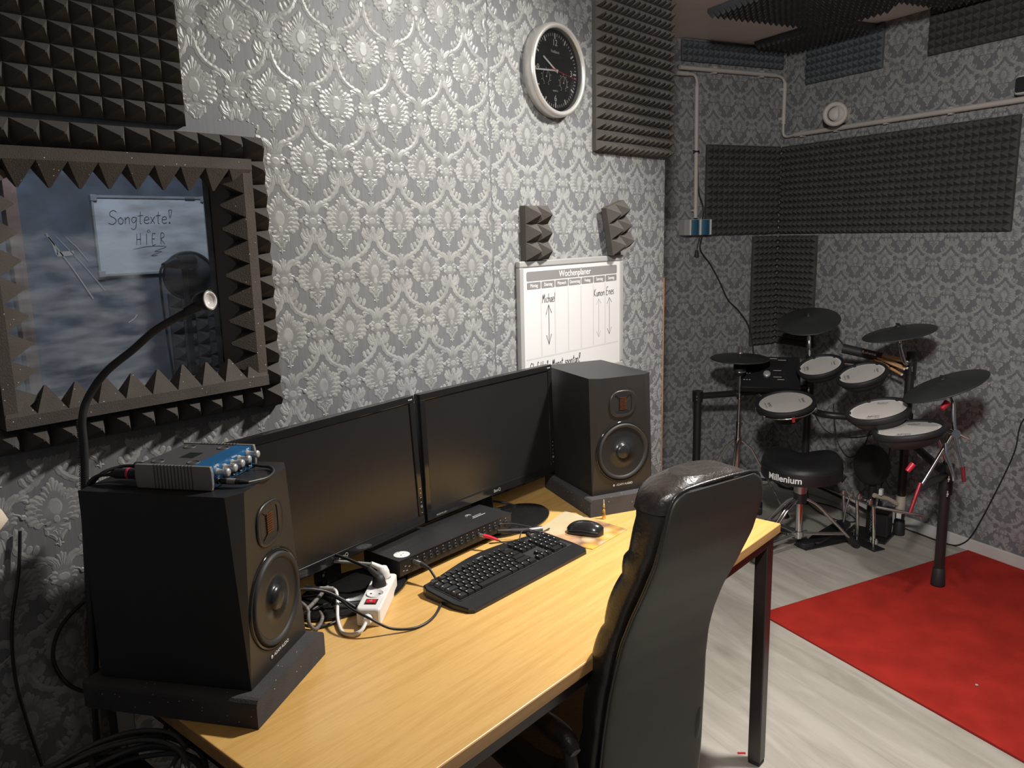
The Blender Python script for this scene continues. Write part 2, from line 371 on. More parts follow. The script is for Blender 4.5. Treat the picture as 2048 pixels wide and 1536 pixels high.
# handwriting strokes on a 1 x 1 cell (baseline 0, x-height .55, capital 1)
HW = {
 'S': (.7, [[(.62, .9), (.4, 1), (.15, .85), (.2, .6), (.5, .45), (.6, .2), (.35, 0), (.05, .08)]]),
 'o': (.5, [[(.22, .5), (.05, .3), (.15, .03), (.35, .05), (.42, .3), (.22, .5)]]),
 'n': (.5, [[(.06, .5), (.08, 0)], [(.08, .3), (.22, .5), (.36, .42), (.38, 0)]]),
 'g': (.5, [[(.38, .45), (.15, .5), (.05, .25), (.2, .08), (.38, .3), (.4, .48), (.36, -.25), (.15, -.4), (0, -.3)]]),
 't': (.45, [[(.2, .9), (.18, .1), (.3, 0)], [(0, .58), (.4, .62)]]),
 'e': (.48, [[(.06, .27), (.4, .32), (.3, .52), (.1, .45), (.05, .15), (.22, 0), (.42, .08)]]),
 'x': (.45, [[(.04, .5), (.38, 0)], [(.38, .52), (.04, 0)]]),
 '!': (.4, [[(.1, .98), (.34, 1), (.18, .35), (.1, .98)], [(.16, .12), (.22, .02), (.12, .0), (.16, .12)]]),
 'H': (.62, [[(.08, .95), (.05, 0)], [(.48, 1), (.46, 0)], [(.06, .48), (.47, .5)]]),
 'I': (.3, [[(.14, .95), (.12, 0)]]),
 'E': (.55, [[(.42, .95), (.08, .92), (.06, 0), (.42, .02)], [(.07, .5), (.36, .5)]]),
 'R': (.6, [[(.08, 0), (.1, .95), (.4, .95), (.42, .65), (.1, .48), (.55, 0)]]),
 'M': (.65, [[(.04, 0), (.14, .9), (.28, .35), (.46, .95), (.52, 0)]]),
 'i': (.25, [[(.1, .5), (.1, 0)], [(.1, .7), (.12, .74)]]),
 'c': (.42, [[(.36, .45), (.15, .5), (.05, .22), (.15, .02), (.36, .08)]]),
 'h': (.46, [[(.08, .95), (.06, 0)], [(.07, .3), (.24, .5), (.34, .35), (.35, 0)]]),
 'a': (.46, [[(.34, .48), (.1, .45), (.05, .15), (.2, .02), (.34, .2), (.35, .5), (.36, 0)]]),
 'l': (.22, [[(.1, .98), (.08, 0)]]),
 'K': (.58, [[(.08, .95), (.06, 0)], [(.42, .95), (.1, .45), (.46, 0)]]),
 'u': (.46, [[(.06, .5), (.08, .08), (.24, .02), (.36, .2), (.36, .5), (.38, 0)]]),
 'm': (.62, [[(.05, .5), (.06, 0)], [(.06, .35), (.18, .5), (.28, .4), (.28, 0)], [(.28, .35), (.42, .5), (.5, .4), (.52, 0)]]),
 's': (.4, [[(.32, .48), (.12, .5), (.08, .32), (.3, .2), (.26, .02), (.04, .04)]]),
 'p': (.46, [[(.06, .5), (.08, -.4)], [(.07, .35), (.22, .52), (.36, .35), (.3, .08), (.08, .08)]]),
 'r': (.36, [[(.06, .5), (.07, 0)], [(.07, .3), (.18, .48), (.3, .48)]]),
 'd': (.46, [[(.34, .3), (.15, .5), (.04, .2), (.18, .02), (.34, .15)], [(.36, .95), (.36, 0)]]),
 'C': (.6, [[(.5, .85), (.25, 1), (.05, .6), (.15, .1), (.5, .1)]]),
 'N': (.6, [[(.06, 0), (.1, .95), (.44, .05), (.48, .95)]]),
 'f': (.4, [[(.34, .9), (.18, .95), (.15, -.2)], [(.02, .5), (.3, .52)]]),
 '1': (.35, [[(.04, .7), (.2, .95), (.18, 0)]]), ' ': (.4, []),
}
def handwrite(mb, s, x, y, h, th, slant=0.1, sp=1.0, ry=0.0):
    """strokes drawn as thin flat ribbons raised a hair above the local xy plane"""
    cx = x
    for ch in s:
        w_, st = HW[ch]
        for ln in st:
            pts = [(cx+(p[0]+p[1]*slant)*h*sp, y+(cx-x)*ry+p[1]*h, 0.0004) for p in ln]
            ribbon(mb, [tuple(q) for q in spline(pts, 3)], th)
        cx += w_*h*sp
    return cx
def ribbon(mb, pts, th):
    P = [Vector(p) for p in pts]
    if len(P) < 2: return
    vs = []; fs = []
    for i, p in enumerate(P):
        t = (P[min(len(P)-1, i+1)]-P[max(0, i-1)]); t = t.normalized() if t.length > 1e-9 else Vector((1, 0, 0))
        nrm = Vector((-t.y, t.x, 0))*th/2; vs += [tuple(p+nrm), tuple(p-nrm)]
    for i in range(len(P)-1): fs.append((2*i, 2*i+1, 2*i+3, 2*i+2))
    mb.add(vs, fs, False)

# ------------------------------------------------------------------ wallpaper pattern (damask, embossed leaves)
PW, QH = 0.182, 0.270
_cv, _cf, _cm = [], [], []
def leaf(bx, by, tx, ty, wd, h=0.0009, m=1, bend=0.0):
    d = Vector((tx-bx, ty-by)); L = d.length; d /= L; n = Vector((-d.y, d.x)); b = len(_cv)
    def cp(t): return Vector((bx, by))+d*L*t+n*(bend*L*4*t*(1-t))
    def nt(t): v = d+n*(bend*4*(1-2*t)); v.normalize(); return Vector((-v.y, v.x))
    _cv.append((bx, by, 0))
    for t, k in ((.28, .70), (.62, 1.0), (.87, .80)):
        c_, n_ = cp(t), nt(t)
        for sgn in (-1, 1): q = c_+n_*sgn*wd/2*k; _cv.append((q.x, q.y, 0))
        _cv.append((c_.x, c_.y, h*(.6+.4*k)))
    _cv.append((tx, ty, 0))
    for s_ in (0, 1):
        a = [b+1+s_+3*i for i in range(3)]; c = [b+3+3*i for i in range(3)]
        F = [(b, a[0], c[0]), (a[0], a[1], c[1], c[0]), (a[1], a[2], c[2], c[1]), (a[2], b+10, c[2])]
        for f in F: _cf.append(f if s_ else tuple(reversed(f))); _cm.append(m)
def oval(x, y, rx, ry, h=0.0015, m=1, n=10):
    b = len(_cv)
    for k in range(n): _cv.append((x+rx*cos(2*pi*k/n), y+ry*sin(2*pi*k/n), 0))
    for k in range(n): _cv.append((x+.6*rx*cos(2*pi*k/n), y+.6*ry*sin(2*pi*k/n), h))
    for k in range(n): _cf.append((b+k, b+n+k, b+n+(k+1) % n, b+(k+1) % n)); _cm.append(m)
    _cf.append(tuple(b+n+k for k in reversed(range(n)))); _cm.append(m)
HALF = [  # (base x, base y, tip x, tip y, width, bend) measured down from the top tip of a medallion
 (.004,.034,.010,.009,.010,.1),(.008,.038,.0195,.017,.011,.15),(.012,.044,.024,.028,.011,.2),
 (.022,.052,.036,.033,.013,.25),(.026,.056,.046,.039,.014,.3),(.030,.062,.0515,.051,.014,.3),(.032,.070,.053,.064,.013,.3),(.031,.077,.053,.077,.014,.25),(.027,.084,.049,.087,.014,.25),(.021,.089,.039,.094,.013,.2),
 (.016,.048,.027,.040,.009,.3),(.019,.056,.036,.050,.010,.3),(.020,.066,.040,.062,.010,.3),(.019,.075,.039,.073,.010,.3),(.015,.082,.031,.083,.010,.2),(.008,.088,.020,.093,.009,.2),
 (.002,.094,.022,.098,.010,-.3),(.024,.096,.021,.114,.010,-.2),(.022,.110,.005,.129,.008,-.25),(.002,.100,.011,.107,.006,-.3),(.011,.104,.002,.118,.006,-.2),(.001,.139,.009,.135,.004,.4),
 (.003,.184,.009,.153,.008,.1),(.006,.186,.018,.160,.009,.15),(.008,.188,.034,.155,.013,.2),(.012,.186,.045,.157,.013,.25),(.026,.170,.050,.165,.011,.2),(.032,.168,.046,.177,.009,.25),(.014,.190,.033,.199,.005,.1),
 (.010,.196,.022,.190,.010,.2),(.012,.202,.026,.200,.010,.2),(.010,.207,.023,.211,.010,.2),
 (.004,.243,.018,.217,.011,-.25),(.009,.240,.030,.217,.012,-.25),(.013,.243,.035,.226,.012,-.25),(.013,.247,.032,.238,.010,-.2),(.001,.256,.006,.228,.009,.0)]
oval(0,.064,.043,.031,.0005,2,18); oval(0,.032,.019,.022,.0004,2,12); oval(0,.107,.020,.017,.0004,2,12); oval(0,.202,.020,.020,.0004,2,12); oval(0,.232,.015,.012,.0003,2,10); oval(0,.178,.020,.014,.0003,2,10)
for a in HALF:
    leaf(*a[:5], bend=-a[5]); leaf(-a[0], a[1], -a[2], a[3], a[4], bend=a[5])
leaf(0,.034,0,0,.013); leaf(0,.120,0,.141,.007); leaf(0,.182,0,.149,.010)
oval(0,.060,.017,.022,.0010); oval(0,.084,.008,.010,.0010); oval(0,.202,.014,.011,.0010); oval(0,.225,.008,.011,.0010)
for s_ in (-1, 1):
    oval(.035*s_,.201,.0068,.0062, n=7)
    G = [(.008,.236),(.013,.254),(.021,.268),(.032,.279),(.044,.286),(.056,.290)]
    for i in range(5):
        (x0,y0),(x1,y1) = G[i],G[i+1]; leaf((x0-(x1-x0)*.4)*s_, y0-(y1-y0)*.4, (x1+(x1-x0)*.25)*s_, y1+(y1-y0)*.25, .0175-.0014*i)
    for x0,y0,x1,y1,w_ in ((.013,.252,.021,.240,.008),(.019,.264,.030,.249,.010),(.028,.274,.040,.257,.012),(.040,.282,.051,.260,.012)):
        leaf(x0*s_, y0, x1*s_, y1, w_, bend=.15*s_)
CELL_V, CELL_F, CELL_M = list(_cv), list(_cf), list(_cm)

class Wall(MB):
    def motifs(s, F, x0, x1, z0, z1, px, pz, holes=()):
        """repeat the cell over rectangle x0..x1, z0..z1 of the plane F (x right, y up, z out)"""
        n0 = int((x0-px)/PW)-2; n1 = int((x1-px)/PW)+2; j0 = int((z0-pz)/(QH/2))-3; j1 = int((z1-pz)/(QH/2))+3
        R3 = F.to_3x3(); O = F.translation; ax, ay, az = R3.col[0], R3.col[1], R3.col[2]
        V = s.v; FF = s.f
        for j in range(j0, j1):
            off = 0.5 if j % 2 else 0.0
            for i in range(n0, n1):
                cx = px+(i+off)*PW; cz = pz+j*QH/2
                if cx+.065 < x0 or cx-.065 > x1 or cz-.30 > z1 or cz < z0: continue
                if any(hx0+.06 < cx < hx1-.06 and hz0+.30 < cz < hz1 for hx0, hx1, hz0, hz1 in holes): continue
                inside = cx-.06 >= x0 and cx+.06 <= x1 and cz <= z1 and cz-.30 >= z0 and not holes
                b = len(V); ok = []
                for (lx, ly, h) in CELL_V:
                    X = cx+lx; Z = cz-ly
                    if inside: ok.append(True)
                    else:
                        g = x0 <= X <= x1 and z0 <= Z <= z1
                        if g and any(a < X < c and d < Z < e for a, c, d, e in holes): g = False
                        ok.append(g)
                    h += 0.0004
                    V.append((O.x+ax.x*X+ay.x*Z+az.x*h, O.y+ax.y*X+ay.y*Z+az.y*h, O.z+ax.z*X+ay.z*Z+az.z*h))
                for f, m in zip(CELL_F, CELL_M):
                    if inside or all(ok[k] for k in f):
                        FF.append(tuple(b+k for k in f)); s.mi.append(m); s.sm.append(False)
        return s

CZ = 2.534                                # ceiling height
WY = 1.63                                 # partition wall plane
TH = math.radians(66.736)
cR = Vector((4.696, 1.923, 0))            # far corner of the room
rd = Vector((cos(TH), sin(TH), 0)); ld = Vector((-sin(TH), cos(TH), 0))
FA = frame((0, -1, 0), (0, 0, 1), (0, WY, 0))       # partition: x = X
FR = frame(ld, (0, 0, 1), cR)                       # right wall: x = distance from corner towards the camera
FL = frame(-rd, (0, 0, 1), cR)                      # back wall: x = minus distance from corner
HX0, HX1, HZ0, HZ1 = 0.475, 0.970, 1.243, 1.711      # window opening

# floor, ceiling
b = MB(); b.add([(-2.2, -2.6, 0), (5.5, -2.6, 0), (5.5, 3.6, 0), (-2.2, 3.6, 0), (-2.2, -2.6, -.1), (5.5, -2.6, -.1), (5.5, 3.6, -.1), (-2.2, 3.6, -.1)],
                [(0, 1, 2, 3), (7, 6, 5, 4), (0, 4, 5, 1), (1, 5, 6, 2), (2, 6, 7, 3), (3, 7, 4, 0)])
struct(b.build('floor', 'floor'))
b = MB(); b.box(-2.2, 5.5, -2.6, 3.6, CZ, CZ+.1); struct(b.build('ceiling', 'ceiling'))
# partition wall with window opening
b = Wall()
for x0, x1, z0, z1 in ((-1.2, HX0, 0, CZ), (HX1, 2.83, 0, CZ), (HX0, HX1, 0, HZ0), (HX0, HX1, HZ1, CZ)): b.box(x0, x1, WY, WY+.11, z0, z1)
b.motifs(FA, -.15, 1.818, .2, CZ, 0.906-PW*5, 1.926-QH*5, ((.40, 1.04, 1.16, 1.80),))
b.motifs(FA, 1.818, 2.829, .2, CZ, 1.991-PW*5, 2.178-QH*5)
struct(b.build('wall_left', ['paper', 'motif', 'motif2']))
b = Wall(); b.M = FL; b.box(-2.4, 0.0, 0, CZ, -.1, 0); b.M = Matrix.Identity(4)
b.motifs(FL, -1.0, 0, .05, CZ, -.07-PW*8, 2.03-QH*8); struct(b.build('wall_back', ['paper', 'motif', 'motif2']))
b = Wall(); b.M = FR; b.box(-.1, 3.6, 0, CZ, -.1, 0); b.M = Matrix.Identity(4)
b.motifs(FR, 0, 1.62, .05, CZ, .09-PW*2, 2.10-QH*8); struct(b.build('wall_right', ['paper', 'motif', 'motif2']))
b = MB(); b.M = FR; b.box(0, 3.6, 0, .062, 0, .014); struct(b.build('baseboard_right', 'white_trim', bevel=.004))
b = MB(); b.M = FL; b.box(-2.2, -.014, 0, .062, 0, .014); struct(b.build('baseboard_back', 'white_trim', bevel=.004))
b = MB(); b.box(2.8305, 2.840, WY+.001, WY+.11, 0, 1.36); struct(b.build('trim_1', 'orange_wood'), 'raw wooden edge strip at the end of the partition wall')

# recording booth behind the partition
b = MB(); b.box(.12, 2.05, 3.2, 3.26, 0, CZ); struct(b.build('wall_booth_back', mat('booth_wall', (0.12, 0.135, 0.16), 0.9, var=0.35, vscale=9)))
b = MB(); b.box(1.99, 2.05, WY+.11, 3.2, 0, CZ); struct(b.build('wall_booth_right', 'foam_blue'))
b = MB(); b.box(.12, .18, WY+.11, 3.2, 0, CZ); struct(b.build('wall_booth_left', 'foam_blue'))
# window
wr = thing('window_1', 'square booth window', 'window'); del wr['category']; wr['kind'] = 'structure'
b = MB(); b.box(HX0+.004, HX1-.004, WY+.080, WY+.086, HZ0+.004, HZ1-.004); b.build('glass_pane', 'glass', wr)
b = MB(); e = .004
b.box(HX0, HX0+e, WY-.001, WY+.11, HZ0, HZ1); b.box(HX1-e, HX1, WY-.001, WY+.11, HZ0, HZ1); b.box(HX0+e, HX1-e, WY-.001, WY+.11, HZ0, HZ0+e); b.box(HX0+e, HX1-e, WY-.001, WY+.11, HZ1-e, HZ1)
b.build('window_reveal', mat('taupe_paint', (0.20, 0.165, 0.15), 0.7, var=.08), wr)
b = MB(); b.M = Tr(0, WY+.079, 0) @ Rx(pi/2)      # scratches and tape residue on the pane
for p, q, t in (((.620, 1.565), (.690, 1.44), .0022), ((.635, 1.565), (.715, 1.455), .0012), ((.617, 1.572), (.632, 1.53), .004), ((.645, 1.572), (.69, 1.515), .0012), ((.632, 1.531), (.664, 1.533), .009), ((.80, 1.36), (.824, 1.362), .0015), ((.755, 1.385), (.775, 1.40), .002)):
    ribbon(b, [(p[0], p[1], .0003), ((p[0]+q[0])/2+.003, (p[1]+q[1])/2, .0003), (q[0], q[1], .0003)], t)
b.build('pane_scratches', mat('scratched_glass', (.26, .29, .32), .5), wr)

# framed whiteboard in the booth
t = thing('whiteboard', 'small landscape whiteboard with handwritten note, seen through the booth window', 'whiteboard', (1.327, 3.19, 1.43))
b = MB(); b.box(0, .44, 0, .008, 0, .283); b.build('panel', 'board', t)
b = MB(); b.box(-.008, .448, -.006, .009, -.01, 0); b.box(-.008, .448, -.006, .009, .283, .293); b.box(-.008, 0, -.006, .009, 0, .283); b.box(.44, .448, -.006, .009, 0, .283); b.build('frame', 'alu', t, bevel=.002)
for x, z in ((-.01, -.012), (.428, -.012), (-.01, .271), (.428, .271)):
    b = MB(); b.box(x, x+.024, -.009, .010, z, z+.024); b.build('corner_cap', 'alu', t, bevel=.003)
b = MB(); b.box(.36, .40, -.010, .0, .283, .291); b.build('clip', 'amp_grey', t)
b = MB(); b.M = Tr(0, -.001, 0) @ Rx(pi/2); handwrite(b, 'Songtexte!', .045, .185, .052, .0022, ry=.01)
ribbon(b, [(.20, .163, 0), (.206, .158, 0), (.20, .152, 0), (.193, .157, 0), (.20, .163, 0)], .002)
handwrite(b, 'H I E R', .145, .105, .045, .0022, sp=.8); ribbon(b, [tuple(q) for q in spline([(.13, .088, 0), (.19, .098, 0), (.265, .096, 0), (.215, .078, 0), (.245, .077, 0), (.2, .062, 0), (.225, .062, 0)], 4)], .0018)
b.build('handwriting', 'ink', t)
# microphone with pop filter in the booth
t = thing('condenser_microphone', 'grey microphone in the booth, seen through the glass', 'microphone', (1.29, 2.5, 0))
b = MB(); b.cyl((-.02, 0, 1.482), (.05, .03, 1.480), .021, .023, 20); b.cyl((-.052, -.012, 1.477), (-.02, 0, 1.482), .010, .020, 16); b.build('body', 'cone', t)
b = MB(); b.cyl((.05, .03, 1.480), (.062, .035, 1.479), .0265, .0265, 20); b.build('ring', 'chrome', t)
b = MB(); b.cyl((-.068, -.02, 1.474), (-.05, -.012, 1.477), .008, .011, 12); b.tube(spline([(-.068, -.02, 1.474), (-.08, -.02, 1.45), (-.082, -.02, 1.36), (-.06, 0, 1.1), (-.02, .02, .7)], 6), .004); b.build('plug_cable', 'cable', t)
b = MB(); b.cyl((.02, .02, 0.02), (.02, .02, 1.46), .009, n=12); b.cyl((.02, .02, 0), (.02, .02, .02), .13, .12, 28); b.build('stand', 'black_metal', t)
t = thing('pop_filter', 'round dark pop filter in front of the booth microphone', 'pop filter', (1.345, 2.56, 0))
F = frame((.35, .95, 0.15), (0, 0, 1), (0, 0, 1.435))
b = MB(); b.M = F; b.tube([(.078*cos(a*pi/20), .078*sin(a*pi/20), 0) for a in range(40)], .004, closed=True); b.build('hoop', 'rubber', t)
b = MB(); b.M = F; b.lathe([(.0001, .004), (.04, .003), (.077, 0), (.077, -.001), (.0001, -.001)], 36); b.build('mesh_screen', mat('nylon_mesh', (.05, .055, .06), .8, var=.1), t)
b = MB(); b.tube(spline([(0, 0, 1.36), (-.01, .02, 1.25), (-.03, -.02, 1.15)], 6), .005); b.tube([(-.03, -.02, 1.15), (-.035, -.04, 0.02)], .005); b.cyl((-.035, -.04, 0), (-.035, -.04, .02), .08, n=20); b.build('gooseneck', 'black_metal', t)
t = MB(); t.box(.835, .868, 2.58, 2.62, 1.0, 2.1); t.build('trim_2', 'pink_wood')['kind'] = 'structure'
bpy.data.objects['trim_2']['label'] = 'pale wooden post inside the booth at left'
def foam(name, label, F, nx, ny, p, base, h, m='foam', x0=0, y0=0, group=None, cat='acoustic foam'):
    b = MB(); b.M = F; b.pyramids(nx, ny, p, base, h, x0, y0); o = b.build(name, m); return tag(o, label, cat, group)
foam('acoustic_foam_panel', 'dark pyramid foam panel low on the booth back wall, seen through the glass', frame((0, -1, 0), (0, 0, 1), (1.58, 3.199, .85)), 7, 9, .054, .012, .04, 'foam')

# ------------------------------------------------------------------ acoustic foam on the walls
FLT = frame((0, -1, 0), (0, 0, 1), (0, WY-.0012, 0))
FRT = frame(ld, (0, 0, 1), cR+ld*.0012); FLL = frame(-rd, (0, 0, 1), cR-rd*.0012)
foam('acoustic_foam_panel', 'big dark pyramid foam panel above the booth window', FLT @ Tr(.879-.041*18, 1.782, 0), 18, 18, .0408, .010, .034, 'foam_brown2')
foam('acoustic_foam_panel', 'grey pyramid foam panel right of the wall clock', FLT @ Tr(2.338, 1.818, 0), 14, 20, .0353, .016, .030, 'foam_brown2')
P_ = .0500
def ring(name, label, F, nx, ny): foam(name, label, F, nx, ny, P_, .016, .044, 'foam_brown2', group='outer foam strips round the booth window')
ring('foam_strip', 'outer foam strip along the top edge of the booth window', FLT @ Tr(.445, 1.7205, 0), 11, 1)
ring('foam_strip', 'outer foam strip down the right edge of the booth window', FLT @ Tr(.9955, 1.170, 0), 1, 12)
ring('foam_strip', 'outer foam strip along the bottom edge of the booth window', FLT @ Tr(.445, 1.177, 0), 11, 1)
ring('foam_strip', 'outer foam strip down the left edge of the booth window', FLT @ Tr(.4145, 1.2495, 0), 1, 9)
def inner(label, F, n, q): foam('foam_strip', label, F, n, 1, q, .022, .046, 'foam_brown', group='inner foam strips with spikes pointing into the booth window')
g = .0005
inner('inner foam strip at the top of the booth window, spikes pointing down', frame((0, 0, -1), (0, -1, 0), (.461, WY-g, 1.7195)), 10, .0532)
inner('inner foam strip at the right of the booth window, spikes pointing left', frame((-1, 0, 0), (0, -1, 0), (.9945, WY-g, 1.6970)), 9, .0494)
inner('inner foam strip at the bottom of the booth window, spikes pointing up', frame((0, 0, 1), (0, -1, 0), (.9940, WY-g, 1.2285)), 10, .0530)
inner('inner foam strip at the left of the booth window, spikes pointing right', frame((1, 0, 0), (0, -1, 0), (.4650, WY-g, 1.252)), 9, .0494)
p = .0353
G_ = 'foam panels on the far walls'
foam('acoustic_foam_panel', 'dark foam panel on the back wall beside the blue socket box', FLL @ Tr(-.047-.0377*14, 1.508, 0), 14, 13, .0377, .016, .028)
for k, lb in enumerate(('dark foam panel on the right wall next to the corner, under the pipe', 'dark foam panel on the right wall, middle of the horizontal row', 'dark foam panel on the right wall, nearest end of the horizontal row')):
    foam('acoustic_foam_panel', lb, FRT @ Tr(.002+k*.4575, 1.508, 0), 13, 14, .0351, .016, .028)
foam('acoustic_foam_panel', 'vertical foam column left of the far corner, under the row', FLL @ Tr(-.047-5*p, .86, 0), 5, 18, p, .016, .028)
foam('acoustic_foam_panel', 'vertical foam column right of the far corner, behind the drum kit', FRT @ Tr(.002, .86, 0), 8, 18, p, .016, .028)
foam('foam_strip', 'slate foam band on the back wall under the ceiling', FLL @ Tr(-20*p-.05, 2.418, 0), 20, 3, p, .014, .026, 'foam_blue')
foam('acoustic_foam_panel', 'slate foam panel high on the right wall next to the corner', FRT @ Tr(.155, 2.315, 0), 14, 6, p, .014, .026, 'foam_blue')
foam('acoustic_foam_panel', 'slate foam panel high on the right wall, nearer the camera', FRT @ Tr(.905, 2.322, 0), 14, 6, p, .014, .026, 'foam')
FC = frame((0, 0, -1), ld, cR+Vector((0, 0, CZ-.0012)))     # x = along right wall towards camera? y = away from right wall
sx_ = -1 if (FC.to_3x3().col[0]).dot(-rd) < 0 else 1
def cpanel(label, s0, u0, ns, nu):
    b = MB(); b.M = FC; x0 = s0 if sx_ > 0 else -s0-ns*p
    b.pyramids(ns, nu, p, .014, .028, x0, u0); tag(b.build('acoustic_foam_panel', 'foam_blue'), label, 'acoustic foam')
cpanel('foam panel on the ceiling, leftmost one with its toothed edge against white', .50, .50, 14, 14)
cpanel('foam panel on the ceiling in the far corner of the room', .075, .002, 15, 9)
cpanel('narrow foam piece on the ceiling beside the small white gap', .50, .50-5*p, 14, 5)
cpanel('small foam strip on the ceiling bordering the small white gap', .61, .50-7*p-.002, 8, 2)
cpanel('foam panel on the ceiling along the right wall, nearest one', .995, .045, 14, 13)
cpanel('foam panel on the ceiling, nearer the camera than the toothed one', .995, .505, 14, 14)

# ------------------------------------------------------------------ conduits, vent, socket box
def wpt(F, x, y, z): return F @ Vector((x, y, z))
def conduit(name, label, pts, r=.0115, bends=()):
    t = thing(name, label, 'pipe', pts[0])
    o0 = Vector(pts[0])
    b = MB(); b.cyl((0, 0, 0), Vector(pts[1])-o0, r, n=14); b.build('pipe', 'conduit', t)
    return t
zc = .022
A_, B_ = wpt(FL, -.775, 2.382, zc), wpt(FL, -.11, 2.382, zc)
t = conduit('electrical_conduit', 'cream conduit running level below the foam band on the back wall', [A_, B_])
for k in (.35, .85):
    q = A_.lerp(B_, k)-A_; b = MB(); b.M = Matrix.Translation(q) @ FL.to_3x3().to_4x4(); b.box(-.012, .012, -.018, .018, -zc+.001, .004); b.build('clip', 'conduit', t)
b = MB(); q = B_-A_; b.tube(spline([q, q+(wpt(FL, -.06, 2.372, zc)-B_), q+(wpt(FL, -.037, 2.345, zc)-B_)], 6), .008); b.build('bend', 'conduit', t)
A_, B_ = wpt(FL, -.036, 2.345, zc), wpt(FL, -.036, 2.12, zc)
t = conduit('electrical_conduit', 'short upright cream conduit in the far corner', [A_, B_])
for z_ in (2.31, 2.15):
    b = MB(); b.M = Matrix.Translation(wpt(FL, -.036, z_, 0)-A_) @ FL.to_3x3().to_4x4(); b.box(-.019, .017, -.008, .008, .001, zc); b.build('clip', 'conduit', t)
b = MB(); q = B_-A_; b.tube(spline([q, wpt(FL, -.034, 2.07, zc)-A_, wpt(FR, .035, 2.052, zc)-A_, wpt(FR, .10, 2.055, zc)-A_], 6), .0075); b.build('bend', 'conduit', t)
A_, B_ = wpt(FR, .10, 2.055, zc), wpt(FR, 2.6, 2.058, zc)
t = conduit('electrical_conduit', 'long cream conduit running along the right wall past the vent', [A_, B_], r=.0125)
for k in (.02, .115, .24, .38):
    q = A_.lerp(B_, k)-A_; b = MB(); b.M = Matrix.Translation(q) @ FR.to_3x3().to_4x4(); b.box(-.010, .010, -.017, .017, -zc+.001, .004); b.build('clip', 'conduit', t)
A_, B_ = wpt(FL, -.660, 2.295, zc), wpt(FL, -.652, 1.605, zc)
t = conduit('electrical_conduit', 'upright cream conduit down to the blue socket box', [A_, B_])
b = MB(); b.tube(spline([(0, 0, 0), wpt(FL, -.662, 2.325, zc)-A_, wpt(FL, -.68, 2.349, zc)-A_, wpt(FL, -.72, 2.352, zc)-A_], 6), .008); b.cyl(wpt(FL, -.72, 2.352, zc)-A_, wpt(FL, -.80, 2.352, zc)-A_, .011, n=12); b.build('bend', 'conduit', t)
b = MB(); F = Matrix.Translation(-A_) @ FL
for dz in (-.003, .006): b.M = F @ Tr(-.656, 1.955+dz, zc) @ Rx(pi/2+.2*(1 if dz > 0 else -1)); b.tube([(.0165*cos(a*pi/10), .0165*sin(a*pi/10), 0) for a in range(20)], .0025, closed=True)
b.build('cable_wrap', 'cable', t)
b = MB(); b.M = F; b.box(-.672, -.640, 1.64, 1.65, -.0+.001, zc); b.build('clip', 'conduit', t)
# socket box
t = thing('wall_socket_box', 'small blue and grey double socket box at the foot of the conduit', 'socket box', wpt(FL, -.655, 1.512, 0))
t.rotation_euler = FL.to_euler()
b = MB(); b.box(-.095, -.058, 0, .085, .001, .055); b.build('housing_end', 'alu', t, bevel=.004)
b = MB(); b.box(-.058, .085, 0, .085, .001, .050); b.build('housing', 'alu', t, bevel=.004)
for x0 in (-.054, .018):
    pr = [(x0+.062*k/8, .050+.012*sin(pi*k/8)) for k in range(9)]
    b = MB(); vs = []
    for x, z in pr: vs += [(x, .003, z), (x, .082, z)]
    n = len(pr); vs += [(x0, .003, .048), (x0, .082, .048), (x0+.062, .003, .048), (x0+.062, .082, .048)]
    b.add(vs, [(2*i, 2*i+2, 2*i+3, 2*i+1) for i in range(n-1)] + [tuple([2*i for i in range(n)]+[2*n+2, 2*n]), tuple([2*i+1 for i in range(n)]+[2*n+3, 2*n+1])]); b.build('cover_flap', 'blue_dark', t)
for x0 in (-.060, .010, .080):
    b = MB(); b.box(x0, x0+.006, .001, .084, .048, .058); b.build('rib', 'white', t)
# vent
vn = ld*.93 - rd*.18 + Vector((-.12, -.06, 0))
t = thing('air_vent_valve', 'round cream ceiling-type air valve on the right wall above the pipe', 'vent', wpt(FR, .43, 2.118, 0))
F = frame((ld*.80-rd*.60), (0, 0, 1)); off = ld*.10-rd*.02
b = MB(); b.M = Matrix.Translation(off) @ F; b.lathe([(.038, -.012), (.060, -.010), (.0625, -.004), (.060, .004), (.050, .008), (.040, .004), (.037, -.006), (.036, -.020)], 40); b.build('flange', 'conduit', t)
b = MB(); b.M = Matrix.Translation(off) @ F; b.lathe([(.0001, .006), (.020, .005), (.032, .000), (.033, -.004), (.028, -.008), (.0001, -.009)], 36); b.build('disc', 'conduit', t)
b = MB(); b.tube(spline([off-(F.to_3x3() @ Vector((0, 0, .012))), off*.6-rd*.005, ld*.012], 4), .040, 24); b.build('duct', 'white_trim', t)
b = MB(); q = ld*.03-rd*.055; b.cyl(q, q+Vector((0, 0, .02))-rd*.02, .004, n=8); b.build('screw', 'steel', t)
# dark box at the right edge
t = thing('wall_speaker', 'dark rounded box with pale rim standing on the pipe at the right edge', 'box', wpt(FR, 1.40, 2.075, 0)); t.rotation_euler = FR.to_euler()
b = MB(); b.rbox(-.045, .10, 0, .078, .001, .05, .014); b.build('housing', 'white_trim', t)
b = MB(); b.rbox(-.037, .09, .008, .070, .0505, .054, .010); b.build('front', 'dialface', t)
